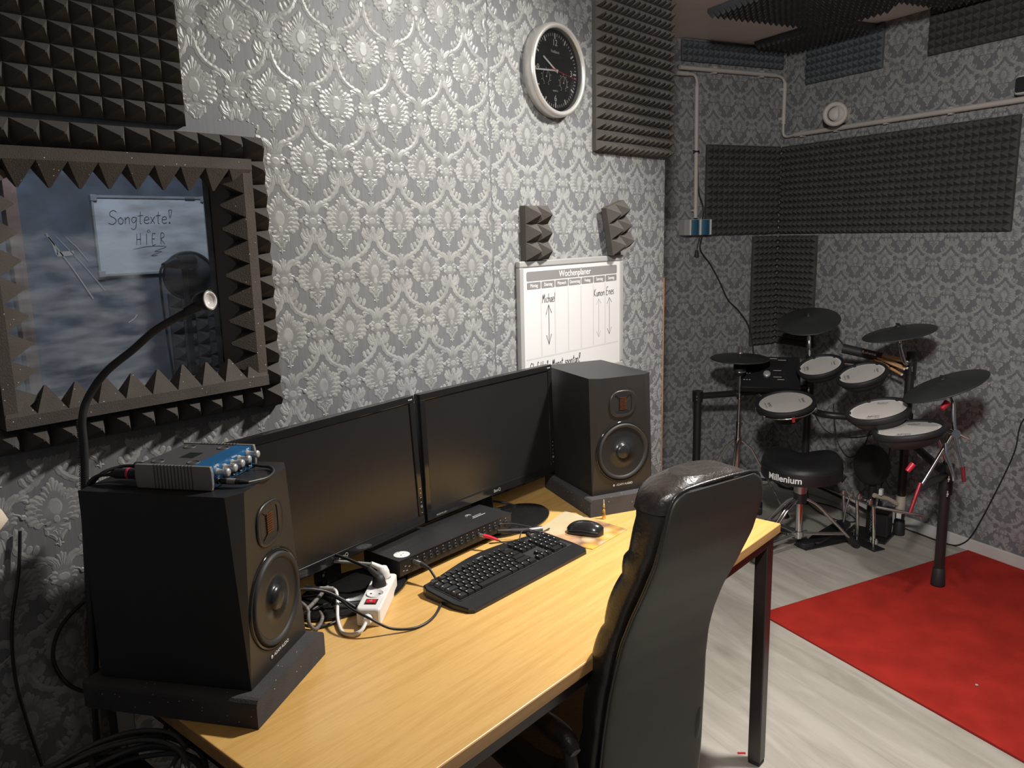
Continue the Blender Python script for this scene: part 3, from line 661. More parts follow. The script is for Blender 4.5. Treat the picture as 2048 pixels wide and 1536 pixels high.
# cables on the far walls
def cable(name, label, pts, r=.003, m='cable', n=8, cat='cable', group=None, origin=None):
    P = [Vector(q) for q in pts]; o = Vector(origin) if origin is not None else P[0].copy()
    b = MB(); b.tube([q-o for q in spline(P, n)], r, 8)
    return tag(b.build(name, m, loc=o), label, cat, group)
W_ = lambda F, x, z, d=.006: wpt(F, x, z, d)
cable('power_cable', 'black cable hanging from the blue socket box down to the drum kit', [W_(FL, -.61, 1.508, .03), W_(FL, -.605, 1.43, .012), W_(FL, -.525, 1.343), W_(FL, -.46, 1.25), W_(FL, -.391, 1.138), W_(FL, -.30, 1.06), W_(FL, -.225, .93, .02), W_(FL, -.2, .6, .06)], .0042)
cable('power_cable', 'black cable hanging along the upright conduit behind the socket box', [W_(FL, -.640, 1.95, .012), W_(FL, -.630, 1.85), W_(FL, -.622, 1.74, .01), W_(FL, -.59, 1.66, .01), W_(FL, -.60, 1.60, .02)], .0042)
t = thing('power_plug', 'black plug dangling under the blue socket box', 'plug', wpt(FL, -.625, 1.508, .03))
b = MB(); q = wpt(FL, -.637, 1.43, .02)-t.location; b.tube(spline([(0, 0, 0), (q.x*.6, q.y*.6, -.04), q], 6), .003); b.build('cord', 'cable', t)
b = MB(); b.cyl(q, q+Vector((0, 0, -.035)), .008, .013, 12); b.build('plug_body', 'rubber', t)
cable('power_cable', 'thin black cable curving down the right wall to the skirting board', [W_(FR, 1.62, .80), W_(FR, 1.505, .683), W_(FR, 1.48, .528), W_(FR, 1.408, .307), W_(FR, 1.331, .10, .012), W_(FR, 1.285, .030, .022), W_(FR, 1.22, .006, .03), W_(FR, 1.05, .005, .03), W_(FR, .9, .006, .028), W_(FR, .75, .010, .03)], .0032)
# ------------------------------------------------------------------ carpet
def fl(x, y): return (x, y, 0)
c0, c1 = Vector((2.948, 1.229, 0)), Vector((4.179, .716, 0)); e1 = (c1-c0).normalized(); e2 = Vector((e1.y, -e1.x, 0)); W2 = (c1-c0).length
t = thing('red_carpet', 'plain red carpet on the floor under the nearest drum rack post', 'carpet', c0, math.atan2(e1.y, e1.x))
b = MB()
nx, ny = 48, 90; L2 = 2.6; vs = []; fs = []
for j in range(ny+1):
    for i in range(nx+1):
        x, y = W2*i/nx, -L2*j/ny; vs.append((x, y, .0055+.0012*sin(x*7+1)*sin(y*5)+(.0006*random.random())))
for j in range(ny):
    for i in range(nx): a = j*(nx+1)+i; fs.append((a, a+nx+1, a+nx+2, a+1))
b.add(vs, fs, True)
b.box(0, W2, -L2, 0, .0005, .0035); b.build('pile', 'carpet', t)
b = MB(); b.box(-.002, W2+.002, -.002, .002, .0004, .0056); b.box(-.002, .001, -L2, 0, .0004, .0056); b.box(W2-.001, W2+.002, -L2, 0, .0004, .0056); b.build('edge_binding', mat('dark_red_edge', (.25, .01, .008), .9), t)
tag(MB().box(-.012, .012, -.003, .003, .0002, .003).build('red_clip', 'red', loc=(2.071, .906, 0), rotz=-.9), 'tiny red plastic scrap on the floor near the desk leg', 'scrap')
b = MB(); b.sphere((0, 0, .003), .006, 8, 5, .5); tag(b.build('crumb', 'tape', loc=(2.893, .441, .0065)), 'tiny pale crumb lying on the red carpet', 'crumb')

# ------------------------------------------------------------------ wall clock
t = thing('wall_clock', 'round silver wall clock with black dial and two small inner gauges', 'clock', (2.11, WY-.001, 2.045))
F = frame((0, -1, 0), (0, 0, 1)); r0 = .1405
b = MB(); b.M = F; b.lathe([(r0-.004, 0), (r0, .004), (r0, .030), (r0-.004, .040), (r0-.010, .043), (r0-.017, .039), (r0-.0185, .032), (r0-.0185, .020)], 72); b.build('rim', 'silver', t)
b = MB(); b.M = F; b.lathe([(.001, .001), (r0-.006, .001)], 48); b.disc(r0-.018, .020, 64); dial = b.build('dial', 'dialface', t)
b = MB(); b.M = F
for k in range(60):
    a = pi/2-2*pi*k/60; big = k % 5 == 0; l0, l1, wd = (.094, .110, .0052) if big else (.1015, .110, .0022)
    c, s_ = cos(a), sin(a); vs = [(c*l+sgn*wd/2*-s_, s_*l+sgn*wd/2*c, .0207) for l, sgn in ((l0, -1), (l0, 1), (l1, 1), (l1, -1))]
    b.add(vs, [(0, 1, 2, 3)])
for cx, cy, op in ((-.046, -.022, True), (.042, -.032, False)):
    b.tube([(cx+.018*cos(a), cy+.020*sin(a), .0207) for a in [(-60+k*300/24)*pi/180 for k in range(25)]], .0006, 4)
    for k in range(9):
        a = (-60+k*300/8)*pi/180; b.disc_ = None; x, y = cx+.0235*cos(a), cy+.025*sin(a)
        b.add([(x-.0014, y-.0014, .0207), (x+.0014, y-.0014, .0207), (x+.0014, y+.0014, .0207), (x-.0014, y+.0014, .0207)], [(0, 1, 2, 3)])
    b.cyl((cx, cy, .021), (cx, cy, .0222), .0022, n=10); b.add([(cx-.0006, cy, .022), (cx+.0006, cy, .022), (cx+.0065, cy+.020, .022), (cx+.0052, cy+.020, .022)], [(0, 1, 2, 3)])
b.build('dial_marks', 'white_print', t)
for s_, x, y, sz in (('12', 0, .082, .026), ('3', .083, 0, .026), ('6', 0, -.083, .026), ('9', -.086, 0, .026), ('Vedbaus', 0, .056, .013), ('QUARTZ', 0, -.060, .0065)):
    text_mesh(s_, sz, 'white_print', t, 'numeral' if s_.isdigit() else 'lettering', F @ Tr(x, y, .0207), .0001)
def hand(name, ang, L, wd, m, z, back=.01):
    a = pi/2-ang; b = MB(); b.M = F @ Rz(a); b.box(-back, L, -wd/2, wd/2, z, z+.0008); return b.build(name, m, t)
hand('hour_hand', math.radians(299), .072, .0056, 'white_print', .0235)
hand('minute_hand', math.radians(266), .104, .0048, 'white_print', .0250)
hand('second_hand', math.radians(99), .108, .0018, 'red', .0268, .028)
b = MB(); b.M = F; b.cyl((0, 0, .021), (0, 0, .028), .0035, n=14); b.build('hub', 'white_print', t)
b = MB(); b.M = F; b.lathe([(.0001, .0345), (r0-.018, .0345), (r0-.018, .0335), (.0001, .0335)], 48, smooth=False); b.build('cover_glass', 'cover', t)

# ------------------------------------------------------------------ weekly planner board
bx0, bx1, bz0, bz1 = 1.921, 2.510, 1.055, 1.463
t = thing('weekly_planner_board', 'white weekly planner board headed Wochenplaner with marker notes and grey frame', 'whiteboard', (bx0, WY-.001, bz0))
W_b, H_b = bx1-bx0, bz1-bz0
b = MB(); b.box(.012, W_b-.012, -.014, -.002, .012, H_b-.012); b.build('panel', 'board', t)
b = MB()
b.box(0, W_b, -.018, 0, 0, .020); b.box(0, W_b, -.018, 0, H_b-.020, H_b); b.box(0, .020, -.018, 0, .020, H_b-.020); b.box(W_b-.020, W_b, -.018, 0, .020, H_b-.020)
b.build('frame', 'alu', t, bevel=.004)
Fb = Tr(0, -.0142, 0) @ Rx(pi/2)
b = MB(); b.M = Fb
def rrect(b, x0, x1, z0, z1, r=.006, h=.0003):
    pts = []
    for cx, cy, a0 in ((x1-r, z1-r, 0), (x0+r, z1-r, pi/2), (x0+r, z0+r, pi), (x1-r, z0+r, 1.5*pi)):
        for k in range(4): a = a0+pi/2*k/3; pts.append((cx+r*cos(a), cy+r*sin(a), h))
    b.add(pts, [tuple(range(len(pts)))])
rrect(b, .036, W_b-.040, H_b-.064, H_b-.034); cw = (W_b-.076)/7
for k in range(7): rrect(b, .036+k*cw+.002, .036+(k+1)*cw-.002, H_b-.090, H_b-.068, .004)
b.build('header_bars', 'grey_print', t)
b = MB(); b.M = Fb
for k in range(1, 7): x = .036+k*cw; b.add([(x-.003, .100, .0002), (x+.003, .100, .0002), (x+.003, H_b-.094, .0002), (x-.003, H_b-.094, .0002)], [(0, 1, 2, 3)])
b.add([(.03, .093, .0002), (W_b-.03, .093, .0002), (W_b-.03, .098, .0002), (.03, .098, .0002)], [(0, 1, 2, 3)])
b.build('column_lines', 'pale_print', t)
text_mesh('Wochenplaner', .030, 'white_print', t, 'heading', Fb @ Tr(W_b/2, H_b-.049, .0006))
for k, d_ in enumerate(('Montag', 'Dienstag', 'Mittwoch', 'Donnerstag', 'Freitag', 'Samstag', 'Sonntag')):
    text_mesh(d_, .0155, 'white_print', t, 'weekday', Fb @ Tr(.036+(k+.5)*cw, H_b-.079, .0006), sx=.8)
b = MB(); b.M = Fb
for args in (('Michael', .113, .271, .030, .0021), ('Kumon', .404, .270, .027, .0021), ('Enes', .480, .271, .028, .0022), ('Ch f Hr 1x Monat spontan!', .045, .052, .030, .0026)):
    b = MB(); b.M = Fb; handwrite(b, *args, sp=.80 if len(args[0]) > 8 else (.78 if args[0] == 'Michael' else .93)); b.build('handwritten_note', 'ink', t)
b = MB(); b.M = Fb
def arrow(x, z0, z1, th, hd=.020):
    ribbon(b, [(x, z0, .0004), (x+.001, (z0+z1)/2, .0004), (x, z1, .0004)], th)
    ribbon(b, [(x-.015, z1-hd-.012, .0004), (x, z1, .0004), (x+.015, z1-hd-.008, .0004)], th); ribbon(b, [(x-.013, z0+hd+.012, .0004), (x, z0, .0004), (x+.013, z0+hd+.014, .0004)], th)
arrow(.147, .132, .263, .0024); b.build('drawn_arrow', 'ink', t)
b = MB(); b.M = Fb; arrow(.501, .128, .260, .0016, .01); b.build('drawn_arrow', 'ink', t)
b = MB(); b.M = Fb; arrow(.434, .125, .260, .0011, .008); b.build('faded_arrow', 'grey_print', t)
def foamscrap(label, F, ):
    b = MB(); b.M = F; b.pyramids(2, 3, .056, .022, .040); tag(b.build('foam_offcut', 'foam_brown2'), label, 'foam offcut', 'foam offcuts above the planner board')
foamscrap('foam offcut with six pyramids, upright above the left end of the planner', FLT @ Tr(1.948, 1.4645, 0))
foamscrap('foam offcut with six pyramids, tilted above the right end of the planner', FLT @ Tr(2.405, 1.4642, .020) @ Rz(.26))
cable('thin_wire', 'short pale wire sticking out at the left top corner of the planner', [(1.965, WY-.004, 1.475), (1.955, WY-.012, 1.487), (1.966, WY-.02, 1.515)], .0012, 'silver', cat='wire')

# ------------------------------------------------------------------ desk
DZ = .74; DX0, DX1, DY0, DY1 = .570, 2.092, .825, 1.622
t = thing('desk', 'beech laminate desk on black square steel legs', 'desk', (DX0, DY0, 0))
Lx, Ly = DX1-DX0, DY1-DY0
b = MB(); b.box(0, Lx, 0, Ly, DZ-.026, DZ); tp = b.build('desktop', 'desk', t, bevel=.002)
b = MB(); b.box(-.0008, 0.0002, .001, Ly-.001, DZ-.0255, DZ-.002); b.box(Lx-.0002, Lx+.0008, .001, Ly-.001, DZ-.0255, DZ-.002); b.box(.001, Lx-.001, -.0008, .0002, DZ-.0255, DZ-.002); b.build('edge_band', 'desk_edge', tp)
for x, y in ((.010, .012), (Lx-.050, .012), (.010, Ly-.052), (Lx-.050, Ly-.052)):
    b = MB(); b.box(x, x+.038, y, y+.038, .012, DZ-.027); lg = b.build('leg', 'red_black', t, bevel=.003)
    b = MB(); b.box(x+.001, x+.037, y+.001, y+.037, 0, .012); b.build('foot_cap', 'rubber', lg, bevel=.003)
b = MB()
b.box(.049, Lx-.051, .014, .034, DZ-.062, DZ-.027); b.box(.049, Lx-.051, Ly-.036, Ly-.016, DZ-.062, DZ-.027); b.box(.016, .036, .051, Ly-.053, DZ-.062, DZ-.027); b.box(Lx-.040, Lx-.020, .051, Ly-.053, DZ-.062, DZ-.027)
b.build('apron_frame', 'red_black', t, bevel=.002)
b = MB(); b.box(Lx-.016, Lx-.0115, .020, .045, DZ-.045, DZ-.030); b.build('bracket', 'steel', t)

# ------------------------------------------------------------------ studio monitors on foam wedges
def ring_pts(r, n=40): return [(r*cos(2*pi*k/n), r*sin(2*pi*k/n)) for k in range(n)]
def speaker(label, loc, ang):
    t = thing('studio_monitor', label, 'speaker', loc, ang, 'pair of black studio monitors')
    W, H, D = .207, .345, .293; ch = .030; dp = .018
    # cabinet: front face full width at the bottom, side chamfers widening towards the top
    vs = [(0, 0, 0), (W, 0, 0), (W, D, 0), (0, D, 0),                # 0-3 bottom
          (0, dp, H), (ch, 0, H), (W-ch, 0, H), (W, dp, H), (W, D, H), (0, D, H), (W/2, 0, H)]
    fs = [(3, 2, 1, 0), (3, 9, 8, 2), (0, 4, 9, 3), (1, 2, 8, 7), (4, 5, 10, 6, 7, 8, 9)]
    b = MB(); b.add(vs, fs); b.build('cabinet', 'black_vinyl', t)
    b = MB(); b.add(vs, [(0, 5, 4), (1, 7, 6), (0, 1, 6, 10, 5)]); b.build('front_baffle', 'black_front', t)
    F = frame((0, -1, 0), (0, 0, 1), (W/2, -.0005, 0)) # local x right, y up, z out
    F = F @ Tr(0, .122, 0)
    b = MB(); b.M = F
    b.lathe([(.092, .000), (.0905, .003), (.087, .0035), (.0845, .0005)], 56); b.build('woofer_ring', 'gloss', t)
    b = MB(); b.M = F; b.lathe([(.0845, .001), (.083, .006), (.079, .0075), (.0745, .005), (.072, .002)], 56); b.build('surround', 'rubber', t)
    b = MB(); b.M = F; b.lathe([(.072, .0028), (.050, .0020), (.024, .0012), (.0238, .0045), (.018, .0090), (.010, .0115), (.0001, .0125)], 56); b.build('cone', 'cone', t)
    F2 = F @ Tr(0, .143, 0)
    def sq(w, h, z, k=.35, n=28):
        out = []
        for i in range(n):
            a = 2*pi*i/n; c, s_ = cos(a), sin(a); out.append((w*math.copysign(abs(c)**k, c), h*math.copysign(abs(s_)**k, s_), z))
        return out
    b = MB(); b.M = F2; b.loft([sq(.046, .040, .0005, .75), sq(.045, .039, .003, .75), sq(.038, .034, .002, .7), sq(.030, .029, .0008, .4)], caps=False); b.build('waveguide', 'black_front', t)
    b = MB(); b.M = F2
    b.add([(-.030, -.030, .001), (.030, -.030, .001), (.012, -.018, -.0+.0012), (-.012, -.018, .0012)], [(0, 1, 2, 3)])
    b.add([(-.030, .030, .001), (.030, .030, .001), (.012, .018, .0014), (-.012, .018, .0014)], [(3, 2, 1, 0)]); b.build('horn_flare', 'cone', t)
    b = MB(); b.M = F2
    for k in range(9): y = -.017+k*.0042; b.box(-.011, .011, y, y+.0026, .0009, .0022)
    b.build('ribbon_tweeter', mat('copper_ribbon', (.12, .045, .02), .35, metal=.5) if 'copper_ribbon' not in bpy.data.materials else bpy.data.materials['copper_ribbon'], t)
    text_mesh('ADAM AUDIO', .0088, 'white_print', t, 'lettering', F @ Tr(.006, -.100, .0006), .0001)
    b = MB(); b.M = F @ Tr(-.030, -.100, .0006); b.lathe([(.0016, 0), (.0034, 0), (.0034, .0002), (.0016, .0002)], 16); b.add([(-.0005, .001, .0003), (.0005, .001, .0003), (.0005, .0045, .0003), (-.0005, .0045, .0003)], [(0, 1, 2, 3)]); b.build('emblem', 'white_print', t)
    return t
aL, aR = math.radians(29), math.radians(-24.7)
speaker('black two-way studio monitor nearest the camera, with blue headphone amplifier on top', (.6535, 1.166, .7925), aL)
speaker('black two-way studio monitor at the far end of the desk', (1.842, 1.287, .7925), aR)
def wedge(label, loc, ang, W, D, h):
    b = MB(); pr = []
    # rounded top edges: loft across depth
    r = .012
    pts = [(0, 0), (W, 0), (W, h-r)] + [(W-r+r*cos(a), h-r+r*sin(a)) for a in (pi/6, pi/3)] + [(W-r, h), (r, h)] + [(r-r*sin(a), h-r+r*cos(a)) for a in (pi/6, pi/3)] + [(0, h-r)]
    def rg(y, k=0): return [(min(max(x, k), W-k), y, min(z, h-k) if z > .01 else z) for x, z in pts]
    b.loft([rg(0, .0), rg(.001, 0), rg(.012, 0), rg(D-.01, 0), rg(D, .004)], smooth=False)
    o = b.build('isolation_pad', 'foam_pad', loc=loc, rotz=ang); return tag(o, label, 'speaker pad', 'foam pads under the studio monitors')
wedge('dark grey speckled foam pad under the near studio monitor', (.640, 1.131, DZ+.0005), math.radians(27.5), .252, .345, .0515)
wedge('dark grey foam pad under the far studio monitor', (1.809, 1.270, DZ+.0005), math.radians(-27), .262, .320, .0515)
# gold jack adapter
t = thing('jack_adapter', 'small gold jack adapter standing upright against the far foam pad', 'adapter', (1.8265, 1.236, DZ+.0005))
b = MB(); b.lathe([(.0001, 0), (.0052, 0), (.0055, .002), (.0052, .014), (.0042, .016), (.0040, .028)], 20); b.build('sleeve', 'brass', t)
b = MB(); b.lathe([(.0040, .028), (.0032, .029), (.0030, .040), (.0034, .042), (.0022, .044), (.0001, .045)], 20); b.build('barrel', 'brass', t)
b = MB(); b.lathe([(.0016, .044), (.0018, .052), (.0010, .057), (.0001, .058)], 12); b.build('tip', 'silver', t)

# ------------------------------------------------------------------ computer monitors
def display(label, loc, ang, tilt, W, H, foot, side):
    t = thing('computer_monitor', label, 'monitor', (loc[0], loc[1], DZ), ang, 'pair of black computer monitors')
    z0 = loc[2]-DZ; Mx = Tr(0, 0, z0) @ Rx(-tilt)
    bt, bs, bb = .018, .019, .024
    b = MB(); b.M = Mx; b.box(0, W, .001, .018, 0, H); b.box(.06, W-.06, .018, .045, .05, H-.05); b.build('housing', 'plastic', t, bevel=.004)
    b = MB(); b.M = Mx
    b.box(0, W, -.006, .002, 0, bb); b.box(0, W, -.006, .002, H-bt, H); b.box(0, bs, -.006, .002, bb, H-bt); b.box(W-bs, W, -.006, .002, bb, H-bt); bz = b.build('bezel', 'gloss', t, bevel=.0022)
    b = MB(); b.M = Mx; b.box(bs, W-bs, -.0025, .0012, bb, H-bt); b.build('screen', 'screen', t)
    Fm = Mx @ frame((0, -1, 0), (0, 0, 1), (0, -.0064, 0))
    text_mesh('BenQ', .0125, 'silver', bz, 'lettering', Fm @ Tr(W/2, .0115, 0), .0001)
    text_mesh('SENSEYE3 LED', .0060, 'silver', bz, 'lettering', Fm @ Tr(.052, .008, 0), .0001)
    text_mesh('GL2450', .0045, 'white_print', bz, 'lettering', Fm @ Tr(W-.016, H-.009, 0), .0001)
    b = MB(); b.M = Fm
    for k, z in enumerate((.032, .048, .060, .072, .084, .096)):
        if k == 1: b.tube([(W-.009+.0035*cos(a*pi/8), z+.0035*sin(a*pi/8), 0) for a in range(16)], .0004, 4, closed=True)
        b.add([(W-.011, z-.001, .0001), (W-.007, z-.001, .0001), (W-.007, z+.0004, .0001), (W-.011, z+.0004, .0001)], [(0, 1, 2, 3)])
    b.build('button_marks', 'silver', bz)
    b = MB(); b.M = Tr(W/2, .045, 0); b.rbox(-.03, .03, -.012, .030, .010, z0+.14, .01); b.build('neck', 'gloss', t)
    b = MB(); b.M = Tr(W/2, foot[1], 0); b.lathe([(.0001, .0015), (foot[0], .0015), (foot[0]+.001, .006), (foot[0]-.006, .011), (.05, .016), (.0001, .017)], 56, 1.0, foot[2]); b.build('stand_base', 'gloss', t)
    return t
display('black computer monitor on the left, behind the near speaker', (.785, 1.425, .815), math.radians(5.3), .060, .570, .338, (.155, -.030, .62), 0)
display('black computer monitor on the right, beside the far speaker', (1.365, 1.482, .815), math.radians(.6), .030, .556, .338, (.150, -.045, .62), 0)

# ------------------------------------------------------------------ rack unit (front facing the user)
t = thing('rack_patchbay', 'flat black rack unit with a row of sockets and a white round sticker', 'audio device', (1.166, 1.368, DZ+.0195), math.radians(.6))
LW, LD, LH = .412, .125, .041
b = MB(); b.box(0, LW, 0, LD, 0, LH); b.box(0, LW, .040, .0415, LH, LH+.0008); b.build('housing', 'black_vinyl', t, bevel=.0012)
b = MB(); b.box(0.002, LW-.002, -.0015, 0, .002, LH-.002); fp = b.build('front_plate', 'plastic', t)
b = MB(); b.box(.0, LW, -.003, 0, LH-.0015, LH+.0006); b.build('edge_strip', 'black_metal', t)
F = frame((0, -1, 0), (0, 0, 1), (0, -.0016, 0))
for k in range(16):
    x = .060+k*.0218
    b = MB(); b.M = F @ Tr(x, .021, 0)
    b.lathe([(.0001, .0003), (.0030, .0003), (.0031, .0025), (.0058, .0028), (.0060, .0002)], 16); b.build('jack_socket', 'rubber', t)
b = MB(); b.M = F
for k in range(16): x = .060+k*.0218; b.add([(x-.0012, .0325, .0002), (x+.0012, .0325, .0002), (x+.0012, .0342, .0002), (x-.0012, .0342, .0002)], [(0, 1, 2, 3)])
for x, z in ((.012, .012), (.022, .010), (.018, .022), (.030, .018)): b.add([(x, z, .0002), (x+.005, z, .0002), (x+.005, z+.0014, .0002), (x, z+.0014, .0002)], [(0, 1, 2, 3)])
b.build('panel_marks', 'pale_print', t)
text_mesh('BEHRINGER', .0065, 'pale_print', t, 'lettering', Tr(LW-.07, .062, LH+.0003), .0001)
b = MB(); b.add([(LW-.095, .053, LH+.0004), (LW-.045, .053, LH+.0004), (LW-.045, .0555, LH+.0004), (LW-.095, .0555, LH+.0004)], [(0, 1, 2, 3)])
for r_ in (.010, .006): b.tube([(LW-.088+r_*cos(a*pi/8), .075+r_*sin(a*pi/8), LH+.0004) for a in range(9)], .0006, 4)
b.build('emblem', 'pale_print', t)
b = MB(); b.M = Tr(.033, .024, LH+.0003); b.disc(.0195, .0003, 32); st = b.build('round_sticker', 'white_print', t)
b = MB(); b.M = Tr(.033, .024, LH+.0007)
for x, y, r_ in ((-.004, -.002, .0022), (.006, .002, .0018), (-.009, .006, .0012), (.001, .008, .0011), (.011, -.004, .0010), (-.002, -.009, .0009)): b.lathe([(.0001, 0), (r_, 0)], 8)if False else b.add([(x+r_*cos(a), y+r_*sin(a), 0) for a in [k*pi/4 for k in range(8)]], [tuple(range(8))])
for k in range(14): a = k*pi/7; b.add([(.0155*cos(a)-.0012, .0155*sin(a)-.0004, 0), (.0155*cos(a)+.0012, .0155*sin(a)-.0004, 0), (.0155*cos(a)+.0012, .0155*sin(a)+.0006, 0), (.0155*cos(a)-.0012, .0155*sin(a)+.0006, 0)], [(0, 1, 2, 3)])
b.build('sticker_print', 'ink', st)
for x in (.02, LW-.035):
    for y in (.015, LD-.03): b = MB(); b.cyl((x, y, -.0075 if y > .05 else -.0185), (x, y, 0), .007, n=12); b.build('foot', 'rubber', t)

# ------------------------------------------------------------------ power strip, plugs
psd = Vector((.148, .112, 0)).normalized(); psa = math.atan2(psd.y, psd.x)
t = thing('power_strip', 'white power strip with red rocker switch on the desk', 'power strip', (.990, 1.268, DZ+.0005), psa)
b = MB(); b.rbox(0, .185, -.026, .026, 0, .039, .008); body = b.build('body', 'white', t, bevel=.002)
b = MB(); b.cyl((-.016, 0, .018), (.002, 0, .018), .0085, .0125, 18); b.lathe([(.0001, 0)], 3) if False else None; b.build('cable_collar', 'white', t)
b = MB(); b.box(.022, .047, -.013, .013, .0375, .0400); sw = b.build('switch_frame', 'plastic', t)
b = MB(); b.add([(.024, -.010, .040), (.045, -.010, .040), (.045, .010, .040), (.024, .010, .040), (.024, -.010, .0435), (.045, -.010, .0410), (.045, .010, .0410), (.024, .010, .0435)], [(4, 5, 6, 7), (0, 1, 5, 4), (1, 2, 6, 5), (2, 3, 7, 6), (3, 0, 4, 7)]); rk = b.build('rocker', 'red', sw)
b = MB(); b.M = Tr(.031, 0, .0431) @ Ry(.12); b.tube([(.0022*cos(a*pi/8), .003*sin(a*pi/8), 0) for a in range(16)], .0003, 4, closed=True); b.box(.006, .0095, -.0003, .0003, -.0006, -.0002); b.build('switch_marks', 'white_print', rk)
for k, x in enumerate((.073, .115, .155)):
    b = MB(); b.M = Tr(x, 0, .0391); b.lathe([(.0001, .0004), (.0165, .0004), (.0175, .0022), (.0192, .0022), (.0198, .0002)], 32); so = b.build('socket', 'white', t)
    if k == 0:
        b = MB(); b.M = Tr(x, 0, .0396)
        for s_ in (-1, 1): b.cyl((.0, .0095*s_, 0), (0, .0095*s_, .0004), .0026, n=10)
        b.build('pin_hole', 'plastic', so)
def plug(name, label, x, m, cab, lean):
    base = t_ps.matrix_basis @ Vector((x, 0, .0405)); base = Tr(*t_ps.location) @ Rz(psa) @ Vector((x, 0, .0405))
    t = thing(name, label, 'plug', base, psa)
    b = MB(); b.lathe([(.0001, 0), (.0155, 0), (.0160, .004), (.0140, .016), (.0095, .026), (.0001, .027)], 24); b.build('plug_body', m, t)
    b = MB(); b.M = Rx(0); b.cyl((0, 0, .020), lean, .0078, .0048, 14); b.build('strain_relief', m, t)
    b = MB(); L_ = Vector(lean); b.tube(spline([L_*.95]+[Rz(-psa) @ (Vector(q)-base) for q in cab], 8), .0036); b.build('cord', 'cable' if m != 'white' else 'alu', t)
t_ps = t
plug('power_plug', 'black plug in the middle socket of the power strip', .112, 'rubber', [(1.045, 1.455, .835), (1.02, 1.52, .80), (1.01, 1.56, .76)], (-.010, .020, .048))
plug('power_plug', 'white plug at the far end of the power strip', .156, 'white', [(1.03, 1.46, .822), (.99, 1.50, .80), (.97, 1.55, .76)], (-.014, .024, .040))
cable('white_cord', 'white cord curling from the power strip back under the monitor', [(.974, 1.256, .759), (.955, 1.250, .750), (.938, 1.262, .7455), (.937, 1.29, .7445), (.965, 1.34, .748), (1.00, 1.385, .765), (1.012, 1.41, .775), (1.010, 1.45, .765), (1.02, 1.53, .747)], .0040, 'white', cat='cord')
# audio cable with metal plug
t = thing('audio_cable', 'black audio cable looping over the power strip from the rack unit', 'cable', (1.215, 1.36, .785))
o0 = t.location.copy()
b = MB(); b.cyl((-.002, .006, 0), (.0, -.018, -.001), .0058, .0062, 16); b.build('metal_shell', 'steel', t)
b = MB(); b.cyl((0, -.018, -.001), (.002, -.042, -.006), .0062, .0034, 16); b.build('sleeve', 'rubber', t)
b = MB(); b.tube([q-o0 for q in spline([(1.217, 1.318, .779), (1.205, 1.275, .755), (1.165, 1.225, .745), (1.10, 1.185, .7435), (1.045, 1.18, .7435), (1.000, 1.205, .752), (.968, 1.235, .778), (.960, 1.285, .788), (.975, 1.34, .785), (.985, 1.40, .775), (.97, 1.47, .755), (.95, 1.53, .745)], 8)], .0029); b.build('cord', 'cable', t)
# red cinch plug lead
t = thing('cinch_lead', 'thin cable with bright red plug in the front of the rack unit', 'cable', (1.452, 1.352, .778))
o0 = t.location.copy()
b = MB(); b.cyl((-.006, .016, .001), (-.002, .004, .0), .0042, .0046, 12); b.build('metal_tip', 'steel', t)
b = MB(); b.tube([(-.002, .004, 0), (.004, -.010, -.002), (.009, -.023, -.005), (.012, -.032, -.008)], lambda u: .0052-.002*u, 12); b.build('red_sleeve', mat('signal_red', (.75, .02, .05), .35), t)
b = MB(); b.tube([q-o0 for q in spline([(1.464, 1.320, .770), (1.478, 1.295, .760), (1.51, 1.290, .757), (1.535, 1.300, .775), (1.555, 1.29, .778), (1.575, 1.265, .772), (1.60, 1.258, .772)], 7)], .0017); b.tube([q-o0 for q in spline([(1.505, 1.291, .757), (1.54, 1.285, .760), (1.58, 1.268, .768), (1.612, 1.266, .770)], 7)], .0016); b.build('cord', 'cable', t)
# XLR adaptor joint
t = thing('cable_joint', 'black jack leads meeting in a grey metal coupler beside the mouse mat', 'cable', (1.590, 1.290, .767))
o0 = t.location.copy()
b = MB(); b.cyl((-.020, .012, 0), (.010, -.008, .001), .0085, .0088, 18); b.build('coupler', 'steel', t)
b = MB(); b.cyl((-.055, .045, .003), (-.020, .012, 0), .0070, .0085, 16); b.cyl((-.034, .006, -.003), (-.048, -.028, -.008), .006, .004, 12); b.build('jack_sleeve', 'rubber', t)
b = MB(); b.cyl((-.085, .068, .006), (-.055, .045, .003), .0052, .0068, 12); b.build('jack_body', 'black_metal', t)
b = MB(); b.tube([q-o0 for q in spline([(1.58, 1.302, .775), (1.55, 1.345, .784), (1.52, 1.365, .786)], 5)], .0016); b.build('cord', 'cable', t)
cable('monitor_cable', 'black monitor cable curving over the desk, outer one', [(1.60, 1.298, .7475), (1.628, 1.318, .7445), (1.69, 1.39, .7445), (1.735, 1.46, .746), (1.735, 1.52, .752), (1.69, 1.56, .765), (1.64, 1.565, .775)], .0036)
cable('monitor_cable', 'thinner black cable on the desk inside the outer curve', [(1.59, 1.315, .7485), (1.618, 1.338, .7435), (1.668, 1.395, .7435), (1.700, 1.45, .744), (1.69, 1.50, .749), (1.66, 1.545, .757)], .0026)

